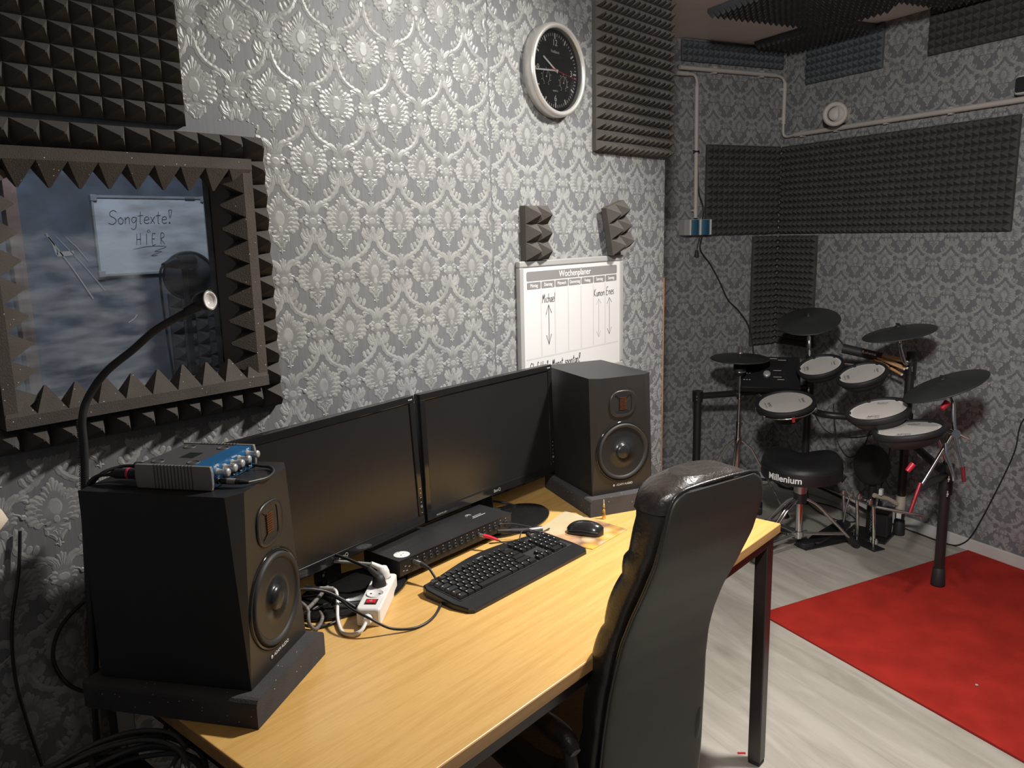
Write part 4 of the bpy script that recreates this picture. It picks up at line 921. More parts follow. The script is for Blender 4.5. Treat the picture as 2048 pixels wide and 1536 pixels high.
# ------------------------------------------------------------------ keyboard
t = thing('computer_keyboard', 'black full-size keyboard on the desk', 'keyboard', (1.163, 1.130, DZ+.0005), math.radians(-.3))
KW, KD = .436, .166
def kz(y): return .010+.012*y/KD
top = []; bot = []
edge = [(.010, 0), (KW-.012, 0), (KW, .010), (KW+.004, .05), (KW+.002, .14), (KW-.006, .160)] + [(KW-.006-(KW-.012)*k/16, .160+.028*sin(pi*k/16)**1.5) for k in range(1, 16)] + [(.006, .160), (-.004, .14), (-.008, .05), (0, .010)]
n = len(edge); b = MB()
vs = [(x, y, 0) for x, y in edge]+[(x, y, kz(y)-.003) for x, y in edge]+[(KW/2+(x-KW/2)*.990, .08+(y-.08)*.975, kz(y)) for x, y in edge]
b.add(vs, [tuple(reversed(range(n)))]+[(l*n+i, l*n+(i+1) % n, (l+1)*n+(i+1) % n, (l+1)*n+i) for l in (0, 1) for i in range(n)]+[tuple(2*n+i for i in range(n))])
b.build('keyboard_case', 'plastic', t)
Mk = Rx(math.atan2(.012, KD))
b = MB(); b.M = Mk; b.box(.012, KW-.012, .046, .150, .0102, .0112); b.build('key_well', 'rubber', t)
def key(x, y, w_, d_):
    b = MB(); b.M = Mk; z0, z1 = .011, .0185; e = .0018
    b.add([(x, y, z0), (x+w_, y, z0), (x+w_, y+d_, z0), (x, y+d_, z0), (x+e, y+e*.6, z1), (x+w_-e, y+e*.6, z1), (x+w_-e, y+d_-e, z1+.0005), (x+e, y+d_-e, z1+.0005)],
          [(4, 5, 6, 7), (0, 1, 5, 4), (1, 2, 6, 5), (2, 3, 7, 6), (3, 0, 4, 7)])
    return b
U = .0178; rows = [(.048, [1.25, 1.25, 1.25, 6, 1.25, 1.25, 1.25, 1.5]), (.066, [1.25, 1]+[1]*9+[1, 2.75]), (.084, [1.75]+[1]*11+[2.25]), (.102, [1.5]+[1]*12+[1.5]), (.120, [1]*13+[2]), (.139, [1]+[-.6]+[1]*4+[-.3]+[1]*4+[-.3]+[1]*4)]
keys = []
for y, ws in rows:
    x = .016
    for w_ in ws:
        if w_ < 0: x += -w_*U; continue
        keys.append((x+.0006, y, w_*U-.0012, .0168 if y < .13 else .0135)); x += w_*U
for ry in (.120, .102):
    for k in range(3): keys.append((.292+k*U, ry, U-.0012, .0168))
keys += [(.292+U, .066, U-.0012, .0168)]+[(.292+k*U, .048, U-.0012, .0168) for k in range(3)]+[(.292+k*U, .139, U-.0012, .0135) for k in range(3)]
for ry in (.120, .102, .084, .066):
    for k in range(4):
        if ry == .066 and k == 3: continue
        keys.append((.352+k*U, ry, U-.0012, .0168))
keys += [(.352, .048, 2*U-.0012, .0168), (.352+2*U, .048, U-.0012, .0168)]
keys.sort(key=lambda q: -(q[2]*q[3])+q[1]*1e-5)
rest = MB()
for i, q in enumerate(keys):
    if i < 98: key(*q).build('key', 'plastic', t)
    else: kb = key(*q); rest.add(kb.v, kb.f)
if rest.v: rest.build('key_remainder', 'plastic', t)['kind'] = 'stuff'
b = MB(); b.M = Mk
for (x, y, w_, d_) in keys:
    if w_ < .03: b.add([(x+.0035, y+.0095, .0189), (x+.0062, y+.0095, .0189), (x+.0062, y+.0125, .01895), (x+.0035, y+.0125, .01895)], [(0, 1, 2, 3)])
b.build('key_legends', 'pale_print', t)
text_mesh('Logitech', .006, 'pale_print', t, 'lettering', Mk @ Tr(.20, .166, .0109), .0001)
b = MB(); b.M = Mk
for x0, x1 in ((.03, .06), (.065, .09), (.30, .36)): b.rbox(x0, x1, .157, .163, .0100, .0125, .0025)
b.build('media_buttons', 'gloss', t)
# mouse mat and mouse
t = thing('mouse_mat', 'thin printed mouse mat in beige, orange and brown with pale rings', 'mouse mat', (1.70, 1.24, DZ+.0004))
pts = [(-.080, -.109), (.095, -.104), (.108, .120), (-.105, .083)]
b = MB(); b.prism(pts, 0, .0018, .0003); b.build('surface', 'mat_print', t)
t = thing('computer_mouse', 'black computer mouse on the printed mat', 'mouse', (1.700, 1.212, DZ+.0024), math.radians(-70))
b = MB(); rings = []; N = 15
for i in range(N+1):
    u = i/N; x = -.052+.104*u; wd = .030*(max(0, 1-(2*u-1)**4))**.5*(1-.12*sin(pi*u)); hh = .036*(max(0, 1-(1.75*u-.95)**2 if u > .54 else 1-((.54-u)/.56)**2*1.0))**.5
    hh = max(hh, .003); rings.append([(x, wd*cos(a)*(1 if sin(a) >= 0 else .95), max(0, hh*sin(a))) for a in [pi*k/14 for k in range(15)]]+[(x, -wd*.95, 0), (x, wd*.95, 0)])
b.loft(rings); b.build('shell', mat('satin_mouse_shell', (.018, .018, .018), .22), t)
b = MB(); b.M = Tr(.030, 0, .0245) @ Rx(pi/2); b.lathe([(.0001, -.0035), (.0065, -.0035), (.0075, 0), (.0065, .0035), (.0001, .0035)], 18); b.build('scroll_wheel', 'rubber', t)
b = MB()
for s_ in (-1, 1): b.tube([(x, s_*(.0302*(1-((x+.0)/.055)**4)**.5), .010+.006*cos(x*28)) for x in [-.042+.084*k/12 for k in range(13)]], .0016, 6)
b.build('side_grip', 'cone', t)

# ------------------------------------------------------------------ headphone amp on the near monitor
t = thing('headphone_amplifier', 'blue and grey four-channel headphone amplifier on the near studio monitor', 'headphone amplifier', (.6505, 1.2335, 1.1383), aL)
W, D, H = .142, .135, .040
b = MB(); b.box(.003, W-.003, .002, D, .002, H); ch = b.build('chassis', 'amp_top', t, bevel=.0015)
b = MB(); b.box(.003, W-.003, .0018, .034, H, H+.0004); b.build('blue_top_edge', 'blue', t)
b = MB(); b.box(.003, W-.003, -.0005, .002, .001, H+.0003); fp = b.build('front_panel', 'blue', t)
for x0 in (-.0035, W-.003):
    b = MB()
    prof = [(-.004, 0), (-.006, .010), (-.006, H-.008), (-.004, H+.002), (D+.003, H+.002), (D+.005, H*.5), (D+.002, 0)]
    vs = [(x0, y, z) for y, z in prof]+[(x0+.0065, y, z) for y, z in prof]; n = len(prof)
    b.add(vs, [tuple(range(n)), tuple(reversed(range(n, 2*n)))]+[(i, n+i, n+(i+1) % n, (i+1) % n) for i in range(n)])
    sc = b.build('side_cheek', 'amp_grey', t, bevel=.0012)
    b = MB()
    for k in range(12):
        y = .030+k*.0064; xs = x0-.0006 if x0 < 0 else x0+.0061
        b.box(xs, xs+.001, y, y+.0018, .001, H+.0015); b.box(x0-.0004, x0+.0068, y, y+.0018, H+.0012, H+.0026)
    b.build('groove', 'amp_top', sc)
Fp = frame((0, -1, 0), (0, 0, 1), (0, -.0006, 0))
for x, z in ((.022, .026), (.045, .027), (.069, .028), (.092, .029), (.122, .030)):
    b = MB(); b.M = Fp @ Tr(x, z, 0); b.lathe([(.0068, .0), (.0068, .0015), (.0055, .0025), (.0050, .014), (.0066, .0165), (.0070, .0205), (.0060, .0225), (.0001, .0228)], 22); b.build('knob', 'silver', t)
for x in (.022, .045, .069, .092, .122):
    b = MB(); b.M = Fp @ Tr(x, .010, 0); b.lathe([(.0001, .0003), (.0030, .0003), (.0032, .0030), (.0052, .0034), (.0056, .0002)], 18); b.build('jack_socket', 'plastic', t)
text_mesh('HP4', .0085, 'white_print', t, 'lettering', Fp @ Tr(.020, .0365, .0004), .0001); text_mesh('PreSonus', .0045, 'white_print', t, 'lettering', Fp @ Tr(.078, .0375, .0004), .0001); text_mesh('MAIN', .004, 'white_print', t, 'lettering', Fp @ Tr(.124, .0385, .0004), .0001)
b = MB(); b.M = Fp
for x in (.022, .045, .069, .092, .122): b.add([(x+.006, .0045, .0004), (x+.011, .0045, .0004), (x+.011, .0056, .0004), (x+.006, .0056, .0004)], [(0, 1, 2, 3)])
b.build('panel_marks', 'white_print', t)
b = MB()
for k in range(7): b.box(.050+k*.005, .0525+k*.005, .062, .088, H, H+.0007)
b.build('vent_slots', 'rubber', t)
for x, y in ((.024, .044), (.118, .044), (.024, .112), (.118, .112)):
    b = MB(); b.M = Tr(x, y, H+.0002); b.lathe([(.0085, 0), (.0095, .0012), (.0105, .0012), (.0112, 0)], 24); b.build('stacking_ring', 'amp_top', t)
# leads of the amp
LT = Tr(.6505, 1.2335, 1.1383) @ Rz(aL)
t = thing('jack_lead', 'black jack lead looping from the front of the blue amplifier', 'cable', LT @ Vector((.022, -.006, .010)), aL)
b = MB(); b.cyl((0, -.0015, 0), (.004, -.034, -.001), .0052, .0050, 14); b.build('jack_sleeve', 'rubber', t)
b = MB(); b.cyl((.0012, -.012, -.0004), (.0030, -.026, -.0008), .0056, .0056, 14); b.build('grey_band', 'amp_grey', t)
b = MB(); b.cyl((.004, -.034, -.001), (.008, -.048, -.003), .0050, .0030, 12); b.tube(spline([(.007, -.046, -.003), (.045, -.060, -.0062), (.080, -.055, -.0062), (.107, -.034, -.0060), (.104, -.016, -.003), (.100, -.003, .0)], 7), .0030); b.build('cord', 'cable', t)
t = thing('microphone_cable', 'black cable with red-ringed plug behind the blue amplifier', 'cable', LT @ Vector((.014, D+.008, .020)), aL)
b = MB(); b.cyl((0, 0, 0), (0, .046, -.002), .0095, .0090, 18); b.build('plug_body', 'rubber', t)
b = MB(); b.cyl((0, .018, -.0008), (0, .022, -.001), .0100, .0100, 18); b.build('red_ring', mat('pink_ring', (.65, .04, .12), .4), t)
b = MB(); b.cyl((0, .046, -.002), (0, .058, -.004), .0085, .0040, 14); b.tube(spline([(0, .055, -.004), (-.004, .078, -.006), (-.012, .094, -.020), (-.016, .100, -.06), (-.02, .105, -.12), (-.02, .108, -.18)], 7), .0035); b.build('cord', 'cable', t)
t = thing('microphone_cable', 'black cable leaving the back of the blue amplifier beside the red-ringed plug', 'cable', LT @ Vector((.045, D+.008, .024)), aL)
b = MB(); b.cyl((0, 0, 0), (0, .030, -.001), .0080, .0075, 16); b.build('plug_body', 'rubber', t)
b = MB(); b.tube(spline([(0, .028, -.001), (-.010, .052, .0), (-.034, .078, -.010), (-.036, .100, -.05), (-.036, .104, -.16)], 7), .0032); b.build('cord', 'cable', t)

# ------------------------------------------------------------------ office chair
t = thing('office_chair', 'black leather high-back office chair with worn cracked top edge, pushed up to the desk', 'chair', (1.26, .605, 0), math.radians(-14.1))
def prof_y(z):
    K = [(.30, .165), (.45, .158), (.58, .148), (.68, .138), (.75, .126), (.80, .112), (.86, .088), (.92, .058), (.99, .026), (1.06, .006), (1.13, .0)]
    for (a, ya), (c, yc) in zip(K, K[1:]):
        if z <= c: u = max(0, (z-a)/(c-a)); return ya+(yc-ya)*u
    return 0
def half_w(z):
    K = [(.30, .140), (.45, .150), (.60, .142), (.75, .128), (.85, .124), (.95, .126), (1.03, .128), (1.075, .126), (1.098, .118), (1.110, .104), (1.116, .085)]
    for (a, ya), (c, yc) in zip(K, K[1:]):
        if z <= c: u = max(0, (z-a)/(c-a)); return ya+(yc-ya)*u
    return .08
def back_ring(z, x0=1.0, y0=0.0, th=.07, m=28, ex=.45):
    w_ = half_w(z)*x0; out = []
    for k in range(m):
        a = 2*pi*k/m; c, s_ = cos(a), sin(a)
        x = w_*math.copysign(abs(c)**ex, c); y = prof_y(z)+y0+th/2+th/2*math.copysign(abs(s_)**ex, s_)
        out.append((x, y, z))
    return out
zs = [.30+.012*k for k in range(66)]+[1.09, 1.10, 1.108, 1.114]
b = MB(); b.loft([back_ring(z, .985, -.002, .016, ex=.3) for z in zs]); b.build('back_panel', 'leather_back', t)
def cth(z):   # padding depth with horizontal folds
    base = .078 if z < .85 else .078+.022*(z-.85)/.25
    top = max(0.0, (z-1.085)/.035); return base*(1-.10*top*top)+.011*abs(sin((z-.345)*pi/.118))**.55*(1 if z < .98 else .3)-.006
b = MB(); b.loft([back_ring(z, 1.0+.03*abs(sin((z-.345)*pi/.118))**.5*(1 if z < .98 else .2), .010, cth(z), ex=.62) for z in zs]+[back_ring(1.121, .9, .014, .080, ex=.7), back_ring(1.126, .6, .024, .060, ex=.8)]); b.build('back_cushion', 'leather', t)
seam = [(half_w(z)*s_*.99, prof_y(z)+.006, z) for s_, Z in ((-1, [.32+.03*k for k in range(27)]), ) for z in Z]
seam += [(half_w(1.116)*sgn*.96, .006, 1.118) for sgn in (-1, 1)] + [(half_w(z)*.99, prof_y(z)+.006, z) for z in reversed([.32+.03*k for k in range(27)])]
b = MB(); b.tube(spline(seam, 3), .0034, 8); b.build('piping', 'leather', t)
b = MB(); b.loft([[(x*1.003, y, z+.002) for x, y, z in back_ring(z, 1.01, .006, .104, ex=.6)] for z in (1.07, 1.085, 1.098, 1.108, 1.114)]+[back_ring(1.122, .95, .012, .090, ex=.7), back_ring(1.129, .75, .020, .072, ex=.8)], caps=True); b.build('worn_top_edge', 'leather_top', t)
def sup(x0, x1, y0, y1, z0, z1, ex=.5):
    rings = []
    for k in range(9):
        u = -1+2*k/8; f = (1-abs(u)**3.5)**.4 if abs(u) < 1 else .0; f = .80+.20*f
        cx, cy = (x0+x1)/2, (y0+y1)/2; rings.append([(cx+(x1-x0)/2*f*math.copysign(abs(cos(a))**ex, cos(a)), cy+(y1-y0)/2*f*math.copysign(abs(sin(a))**ex, sin(a)), (z0+z1)/2+(z1-z0)/2*u) for a in [2*pi*i/28 for i in range(28)]])
    return rings
b = MB(); b.loft(sup(-.195, .195, .22, .64, .375, .465)); b.build('seat', 'leather', t)
for x in (-.212, .128):
    b = MB(); b.tube(spline([(x*.9, .30, .42), (x, .24, .42), (x, .175, .46), (x, .160, .54), (x, .172, .588)], 6), .013, 12); am = b.build('arm_support', 'leather_back', t)
    b = MB(); b.tube(spline([(x, .150, .592), (x, .18, .605), (x, .25, .606), (x, .34, .594)], 6), lambda u: .010+.013*sin(pi*min(1, max(.04, u*.96))), 14); b.build('armrest', 'leather_top', t)
b = MB(); b.tube([(0, .20, .40), (0, .24, .355), (0, .40, .355)], .018, 10); b.build('back_bracket', 'black_metal', t)
b = MB(); b.cyl((0, .36, .09), (0, .36, .25), .027, n=20); b.cyl((0, .36, .25), (0, .36, .374), .015, n=16); b.build('gas_column', 'black_metal', t)
for k in range(5):
    a = 2*pi*k/5+.3; e = Vector((cos(a)*.27, .36+sin(a)*.27, .075))
    b = MB(); b.tube([(cos(a)*.02, .36+sin(a)*.02, .115), (cos(a)*.12, .36+sin(a)*.12, .110), tuple(e)], lambda u: .022-.008*u, 10); lg = b.build('leg', 'plastic', t)
    b = MB(); tx = Vector((-sin(a), cos(a), 0)); q = Vector((e.x, e.y, .0275))
    for s_ in (-1, 1): b.cyl(q+tx*(.006*s_), q+tx*(.024*s_), .027, n=20)
    b.cyl(q, q+Vector((0, 0, .05)), .006, n=8); b.build('caster', 'rubber', lg)

# ------------------------------------------------------------------ gooseneck lamp
t = thing('gooseneck_lamp', 'black gooseneck floor lamp with small round spot head in front of the booth window', 'lamp', (.462, 1.455, 0))
o0 = t.location.copy()
def rel(pts): return [Vector(q)-o0 for q in pts]
b = MB(); b.lathe([(.0001, 0), (.10, 0), (.10, .012), (.03, .02), (.0001, .022)], 36); b.build('base', 'black_metal', t)
b = MB(); b.cyl((0, 0, .02), Vector((.533, 1.455, 1.10))-o0, .0085, .0080, 14); b.build('pole', 'black_metal', t)
b = MB(); b.tube(spline(rel([(.532, 1.455, 1.09), (.541, 1.452, 1.198), (.543, 1.45, 1.251), (.556, 1.447, 1.289), (.584, 1.43, 1.332), (.625, 1.41, 1.367), (.657, 1.39, 1.398), (.690, 1.372, 1.419), (.707, 1.355, 1.431)]), 10), .0066, 12); b.build('gooseneck', 'rubber', t)
b = MB()
for k in range(34): z = 1.11+k*.0042; b.tube([(Vector((.5335+.0065*(z-1.11)/.1, 1.4545, z))-o0)+Vector((.0073*cos(a*pi/7), .0073*sin(a*pi/7), 0)) for a in range(14)], .0007, 4, closed=True)
b.build('ribbed_sleeve', 'plastic', t)
hc = Vector((.728, 1.338, 1.447)); hn = Vector((.30, -.90, .10)).normalized()
b = MB(); b.cyl(Vector((.702, 1.358, 1.429))-o0, hc-o0-Vector((.006, -.004, .006)), .0085, .0105, 14); b.build('socket_neck', 'plastic', t)
F = frame(hn, (0, 0, 1), hc-o0)
b = MB(); b.M = F; b.lathe([(.0001, -.024), (.009, -.022), (.014, -.014), (.0175, .000), (.0185, .012), (.0175, .0135), (.0160, .0120)], 32); hd = b.build('lamp_head', 'plastic', t)
b = MB(); b.M = F; b.lathe([(.0160, .0122), (.0150, .0135), (.0130, .0125), (.0115, .0095), (.0085, .0090), (.0070, .0075), (.0001, .0065)], 32); b.build('reflector', 'led', hd)
# ------------------------------------------------------------------ cloth at the left edge, case and cable coil
t = thing('hanging_garment', 'cream cotton cloth hanging at the left edge of the photo', 'garment', (.145, 1.02, 0.045))
b = MB(); prof = []
rings = []
for i in range(30):
    u = i/29; z = 1.44-.325*u
    cx = .13-.16+.05*u; wd = .050+.112*min(u,.72)**1.2-.32*max(0, u-.72)
    ring_ = []
    for k in range(36):
        a = 2*pi*k/36; fold = 1+.07*sin(5*a+3*u)+.04*sin(9*a-5*u)
        ring_.append((cx+wd*fold*cos(a), wd*.45*fold*sin(a), z+.012*sin(3*a)*u))
    rings.append(ring_)
b.loft(rings); b.build('fabric', 'cloth', t)
b = MB(); b.tube([(-.06, 0, -.025), (-.05, 0, 1.46)], .010, 12); b.M = Tr(0, 0, -.045); b.lathe([(.0001, 0), (.13, 0), (.12, .015), (.0001, .02)], 30); b.build('stand', 'black_metal', t)
t = thing('equipment_case', 'dark equipment case on the floor left of the desk, under the cable coil', 'case', (.13, 1.00, 0), math.radians(0))
b = MB(); b.box(0, .405, 0, .40, .02, .655); b.build('body', 'black_vinyl', t, bevel=.008)
for x, y in ((0, 0), (.405, 0), (0, .40), (.405, .40)):
    b = MB(); b.box(x-.004, x+.004, y-.004, y+.004, .02, .657); b.build('corner_rail', 'black_metal', t)
for x, y in ((.04, .04), (.365, .04), (.04, .36), (.365, .36)):
    b = MB(); b.cyl((x, y, 0), (x, y, .02), .02, n=14); b.build('foot', 'rubber', t)
t = thing('cable_coil', 'big coil of dark grey cable lying at the bottom left corner', 'cable coil', (.425, 1.235, .658))
b = MB(); pts = []
rnd = random.Random(3)
for k in range(7*20):
    a = 2*pi*k/20; r_ = .135+.018*sin(a*.37)+.010*rnd.uniform(-1, 1)*.4+.006*sin(a*2.1)
    pts.append((r_*cos(a)*1.10-.01, r_*sin(a)*.95, .008+.042*(.5+.5*sin(a*.61+1))+.005*sin(3*a)))
b.tube(spline(pts, 3), .0046, 8); b.build('coiled_cable', 'cable_dark', t)
b = MB(); b.tube(spline([(.12, .05, .03), (.150, .085, .055), (.175, .060, .060), (.172, .03, .045), (.14, .01, .04), (.10, -.02, .035), (.05, -.10, .03)], 8), .0042, 8); b.build('loose_loop', 'cable_dark', t)
b = MB(); b.tube(spline([(-.06, -.11, .01), (0, .02, .035), (.03, .12, .03), (.06, .13, .02)], 8), .0046, 8); b.build('cross_cable', 'cable_dark', t)
t = MB(); t.box(-.012, .012, -.006, .006, 0, .016); tag(t.build('paper_tag', 'white', loc=(.405, 1.215, .6585), rotz=.5), 'small crumpled white tag inside the cable coil', 'tag')
cable('hanging_cable', 'black cable hanging in a loop on the wall left of the lamp pole', [(.60, WY-.02, .86), (.56, WY-.02, .855), (.515, WY-.02, .82), (.497, WY-.02, .765), (.515, WY-.02, .705), (.55, WY-.03, .67)], .0040)
cable('hanging_cable', 'thin black cable hanging down the wall behind the cream cloth', [(.475, WY-.01, 1.03), (.462, WY-.012, .95), (.440, WY-.012, .86), (.432, WY-.012, .76), (.440, WY-.012, .66), (.46, WY-.012, .50), (.47, WY-.012, .3)], .0032)
cable('hanging_cable', 'grey cable coming down between desk and wall behind the near speaker', [(.585, 1.595, .90), (.572, 1.60, .86), (.553, 1.60, .80), (.549, 1.60, .70), (.548, 1.60, .50)], .0048, 'cable_grey')
# cable tangle on the desk behind the near speaker
for lb, m, r_, pts in (
    ('black cable loop at the front of the tangle beside the near speaker', 'cable', .0034, [(.93, 1.40, .750), (.965, 1.41, .752), (1.00, 1.395, .750), (.995, 1.36, .7445), (.955, 1.335, .7440), (.915, 1.345, .745), (.90, 1.37, .748)]),
    ('black cable arching over the tangle beside the near speaker', 'cable', .0036, [(.87, 1.45, .80), (.90, 1.425, .808), (.94, 1.40, .805), (.975, 1.385, .79), (1.0, 1.36, .768), (1.02, 1.33, .7445)]),
    ('grey braided cable winding through the tangle beside the near speaker', 'cable_grey', .0046, [(.88, 1.38, .765), (.905, 1.37, .780), (.93, 1.385, .775), (.965, 1.40, .780), (.99, 1.415, .782), (1.01, 1.43, .775), (1.03, 1.45, .75)]),
    ('second grey braided cable low in the tangle beside the near speaker', 'cable_grey', .0042, [(.885, 1.40, .790), (.90, 1.385, .796), (.905, 1.36, .785), (.893, 1.34, .765), (.905, 1.335, .748), (.94, 1.36, .750), (.96, 1.40, .748)])):
    cable('desk_cable', lb, pts, r_, m, group='cables tangled on the desk behind the near speaker')
t = thing('cable_connector', 'metal connector at the end of the tangle beside the near speaker', 'connector', (.985, 1.405, .790))
b = MB(); b.cyl((-.010, .008, 0), (.012, -.012, -.004), .0052, .0060, 14); b.build('metal_shell', 'steel', t)
b = MB(); b.cyl((-.024, .020, 0), (-.010, .008, 0), .0045, .0052, 12); b.build('sleeve', 'rubber', t)

# ------------------------------------------------------------------ electronic drum kit
def clampb(p, r, d=(0, 0, 1), h=.05, m='plastic'):
    b = MB(); d = Vector(d).normalized(); p = Vector(p); b.cyl(p-d*h/2, p+d*h/2, r*1.35, n=18); return b
P1, PC, PM, PR = Vector((3.83, 1.99, 0)), Vector((4.374, 1.60, 0)), Vector((4.199, 1.044, 0)), Vector((3.665, .74, 0))
t = thing('drum_rack', 'black tubular drum rack with four posts, nearest post standing on the red carpet', 'drum rack', PC)
rack = t; O = t.location.copy(); rp = .0205
for P, h in ((P1, .69), (PC, .84), (PM, .93), (PR, .545)):
    q = P-O; z0 = .0065 if P is PR else 0
    b = MB(); b.cyl(q+Vector((0, 0, z0+.02)), q+Vector((0, 0, h)), rp, n=24); po = b.build('post', 'black_metal', t)
    b = MB(); b.M = Matrix.Translation(q+Vector((0, 0, z0))); b.lathe([(.0001, 0), (.028, 0), (.029, .006), (.025, .075), (.0215, .080)], 28); b.build('foot_cap', 'rubber', po)
    b = MB(); b.M = Matrix.Translation(q+Vector((0, 0, h))); b.lathe([(.022, -.01), (.022, .004), (.016, .008), (.0001, .009)], 24); b.build('end_cap', 'rubber', po)
def bar(p, q, mid=None, name='cross_bar'):
    pts = [p, q] if mid is None else [p, mid, q]; b = MB(); b.tube([Vector(x)-O for x in (spline(pts, 10) if mid is not None else pts)], .0175, 18); return b.build(name, 'black_metal', t)
bar(P1+Vector((0, 0, .668)), PC+Vector((0, 0, .668)))
bar(PC+Vector((0, 0, .60)), PM+Vector((0, 0, .60)), (3.97, 1.38, .625), 'curved_bar')
bar(PM+Vector((0, 0, .505)), PR+Vector((0, 0, .505)))
bar(PC+Vector((0, 0, .80)), PM+Vector((0, 0, .87)))
for p, d, h in ((P1+Vector((0, 0, .668)), (0, 0, 1), .06), (PC+Vector((0, 0, .668)), (0, 0, 1), .07), (PC+Vector((0, 0, .60)), (0, 0, 1), .05), (PM+Vector((0, 0, .60)), (0, 0, 1), .06), (PM+Vector((0, 0, .505)), (0, 0, 1), .05), (PR+Vector((0, 0, .500)), (0, 0, 1), .10), (PM+Vector((0, 0, .86)), (0, 0, 1), .07), (PR+Vector((0, 0, .435)), (0, 0, 1), .03), (PC+Vector((0, 0, .79)), (0, 0, 1), .06)):
    b = clampb(Vector(p)-O, rp, d, h); cl = b.build('clamp', 'plastic', t)
    b = MB(); q = Vector(p)-O+Vector((-.030, -.012, 0)); b.cyl(q, q+Vector((-.022, -.008, 0)), .0045, n=10); b.cyl(q+Vector((-.016, -.006, -.013)), q+Vector((-.016, -.006, .013)), .004, n=8); b.build('wing_screw', 'chrome', cl)
b = MB(); q = PM-O; b.cyl(q+Vector((0, 0, .115)), q+Vector((0, 0, .205)), .0235, .0228, n=20); b.build('masking_tape', 'tape', t)
b = MB(); b.M = Matrix.Translation(q) ; b.box(-.0245, -.020, -.012, .010, .090, .115); b.build('paper_label', 'white', t)
def Ov(*p): return Vector(p)-O
DISC = {'snare': ((3.796, 1.498, .698), (-.245, .018, .969), .124), 'tom1': ((4.036, 1.423, .854), (-.358, .113, .927), .1), 'tom2': ((3.847, 1.162, .867), (-.329, .179, .927), .1),
 'tom3': ((3.464, .974, .79), (-.213, .162, .963), .112), 'tom4': ((3.378, .83, .745), (-.064, .176, .982), .118),
 'cym1': ((4.098, 1.515, 1.078), (-.366, -.028, .93), .154), 'cym2': ((3.864, 1.019, 1.075), (-.141, .163, .977), .157), 'cym3': ((3.495, .739, .921), (-.186, .349, .919), .162), 'hihat': ((3.882, 1.781, .889), (-.023, -.024, .999), .15)}
def drum(key, label, snare=False, arm=None, txt_rot=0.0):
    c, n, r = DISC[key]; c = Vector(c)
    t = thing('drum_pad', label, 'drum pad', c, 0, 'electronic drum pads'); F = frame(n, (.6, .8, 0))
    b = MB(); b.M = F; R2 = r*1.10
    b.lathe([(.0001, -.062), (R2*.60, -.060), (R2*.80, -.048), (R2*.93, -.030), (R2*.95, -.012)], 48); b.build('shell', 'rubber', t)
    b = MB(); b.M = F; b.lathe([(R2*.95, -.018), (R2*1.03, -.014), (R2*1.04, .004), (R2*1.00, .010), (r*1.01, .007), (r*1.005, -.001)], 56); rm = b.build('rubber_rim', 'rubber', t)
    b = MB(); b.M = F; b.lathe([(r*1.005, .0005), (r*.90, .0008)], 56, smooth=False); b.build('head_ring', 'head_rim' if not snare else 'head', t)
    b = MB(); b.M = F; b.lathe([(.0001, .0009), (r*.90, .0008)], 56, smooth=False); b.build('mesh_head', 'head', t)
    for a in ((.5, 1.6, 2.9) if not snare else ()):
        b = MB(); b.M = F @ Rz(a-.35); b.box(r*.93, r*1.02, -.006, .006, .0010, .009); b.build('rim_lug', 'rubber', t)
    G = F @ Rz(txt_rot)
    text_mesh('Roland', r*.14, 'ink', t, 'lettering', G @ Tr(0, r*.68, .0014), .0001); text_mesh('V-Drums', r*.09, 'amp_grey', t, 'lettering', G @ Tr(0, r*.55, .0014), .0001)
    text_mesh('REMO', r*.16, 'ink', t, 'lettering', G @ Tr(0, -r*.62, .0014), .0001); text_mesh('MESH HEAD', r*.09, 'amp_grey', t, 'lettering', G @ Tr(0, -r*.76, .0014), .0001)
    if snare:
        b = MB(); b.M = F @ Tr(0, 0, -.022); b.tube([(R2*1.035*cos(a*pi/24), R2*1.035*sin(a*pi/24), 0) for a in range(48)], .0042, 8, closed=True); hp = b.build('hoop', 'chrome', t)
        for k in range(6):
            b = MB(); b.M = F @ Rz(k*pi/3+.2); b.box(R2*1.02, R2*1.08, -.007, .007, -.040, -.012); b.build('tension_lug', 'chrome', hp)
        b = MB(); b.M = F; b.lathe([(R2*.55, -.060), (R2*.45, -.09), (.03, -.10), (.0001, -.10)], 32); b.build('bottom', 'rubber', t)
    if arm:
        st = F @ Vector(arm[0]); b = MB(); pts = [st]+[Vector(q)-c for q in arm[1:]]; b.tube(spline(pts, 6), .0058, 12); b.build('mount_arm', 'chrome', t)
    return t
drum('snare', 'larger snare pad with chrome hoop, directly above the drum throne', True, ((.10, .05, -.03), (3.98, 1.62, .64), (4.10, 1.77, .66)), -1.9)
drum('tom1', 'upper left drum pad, under the leftmost big cymbal', arm=((.02, .085, -.03), (4.13, 1.38, .86), (4.26, 1.26, .83)), txt_rot=-2.1)
drum('tom2', 'upper right drum pad, below the drumstick bag', arm=((.02, .085, -.03), (3.98, 1.12, .88), (4.16, 1.12, .86)), txt_rot=-2.1)
drum('tom3', 'drum pad in the middle of the right side, behind the nearest pad', arm=((.04, .09, -.03), (3.75, .99, .74), (4.15, 1.03, .70)), txt_rot=-.9)
drum('tom4', 'nearest drum pad, lowest one beside the near rack post', arm=((.10, .0, -.03), (3.58, .76, .66), (3.655, .75, .56)), txt_rot=-.9)
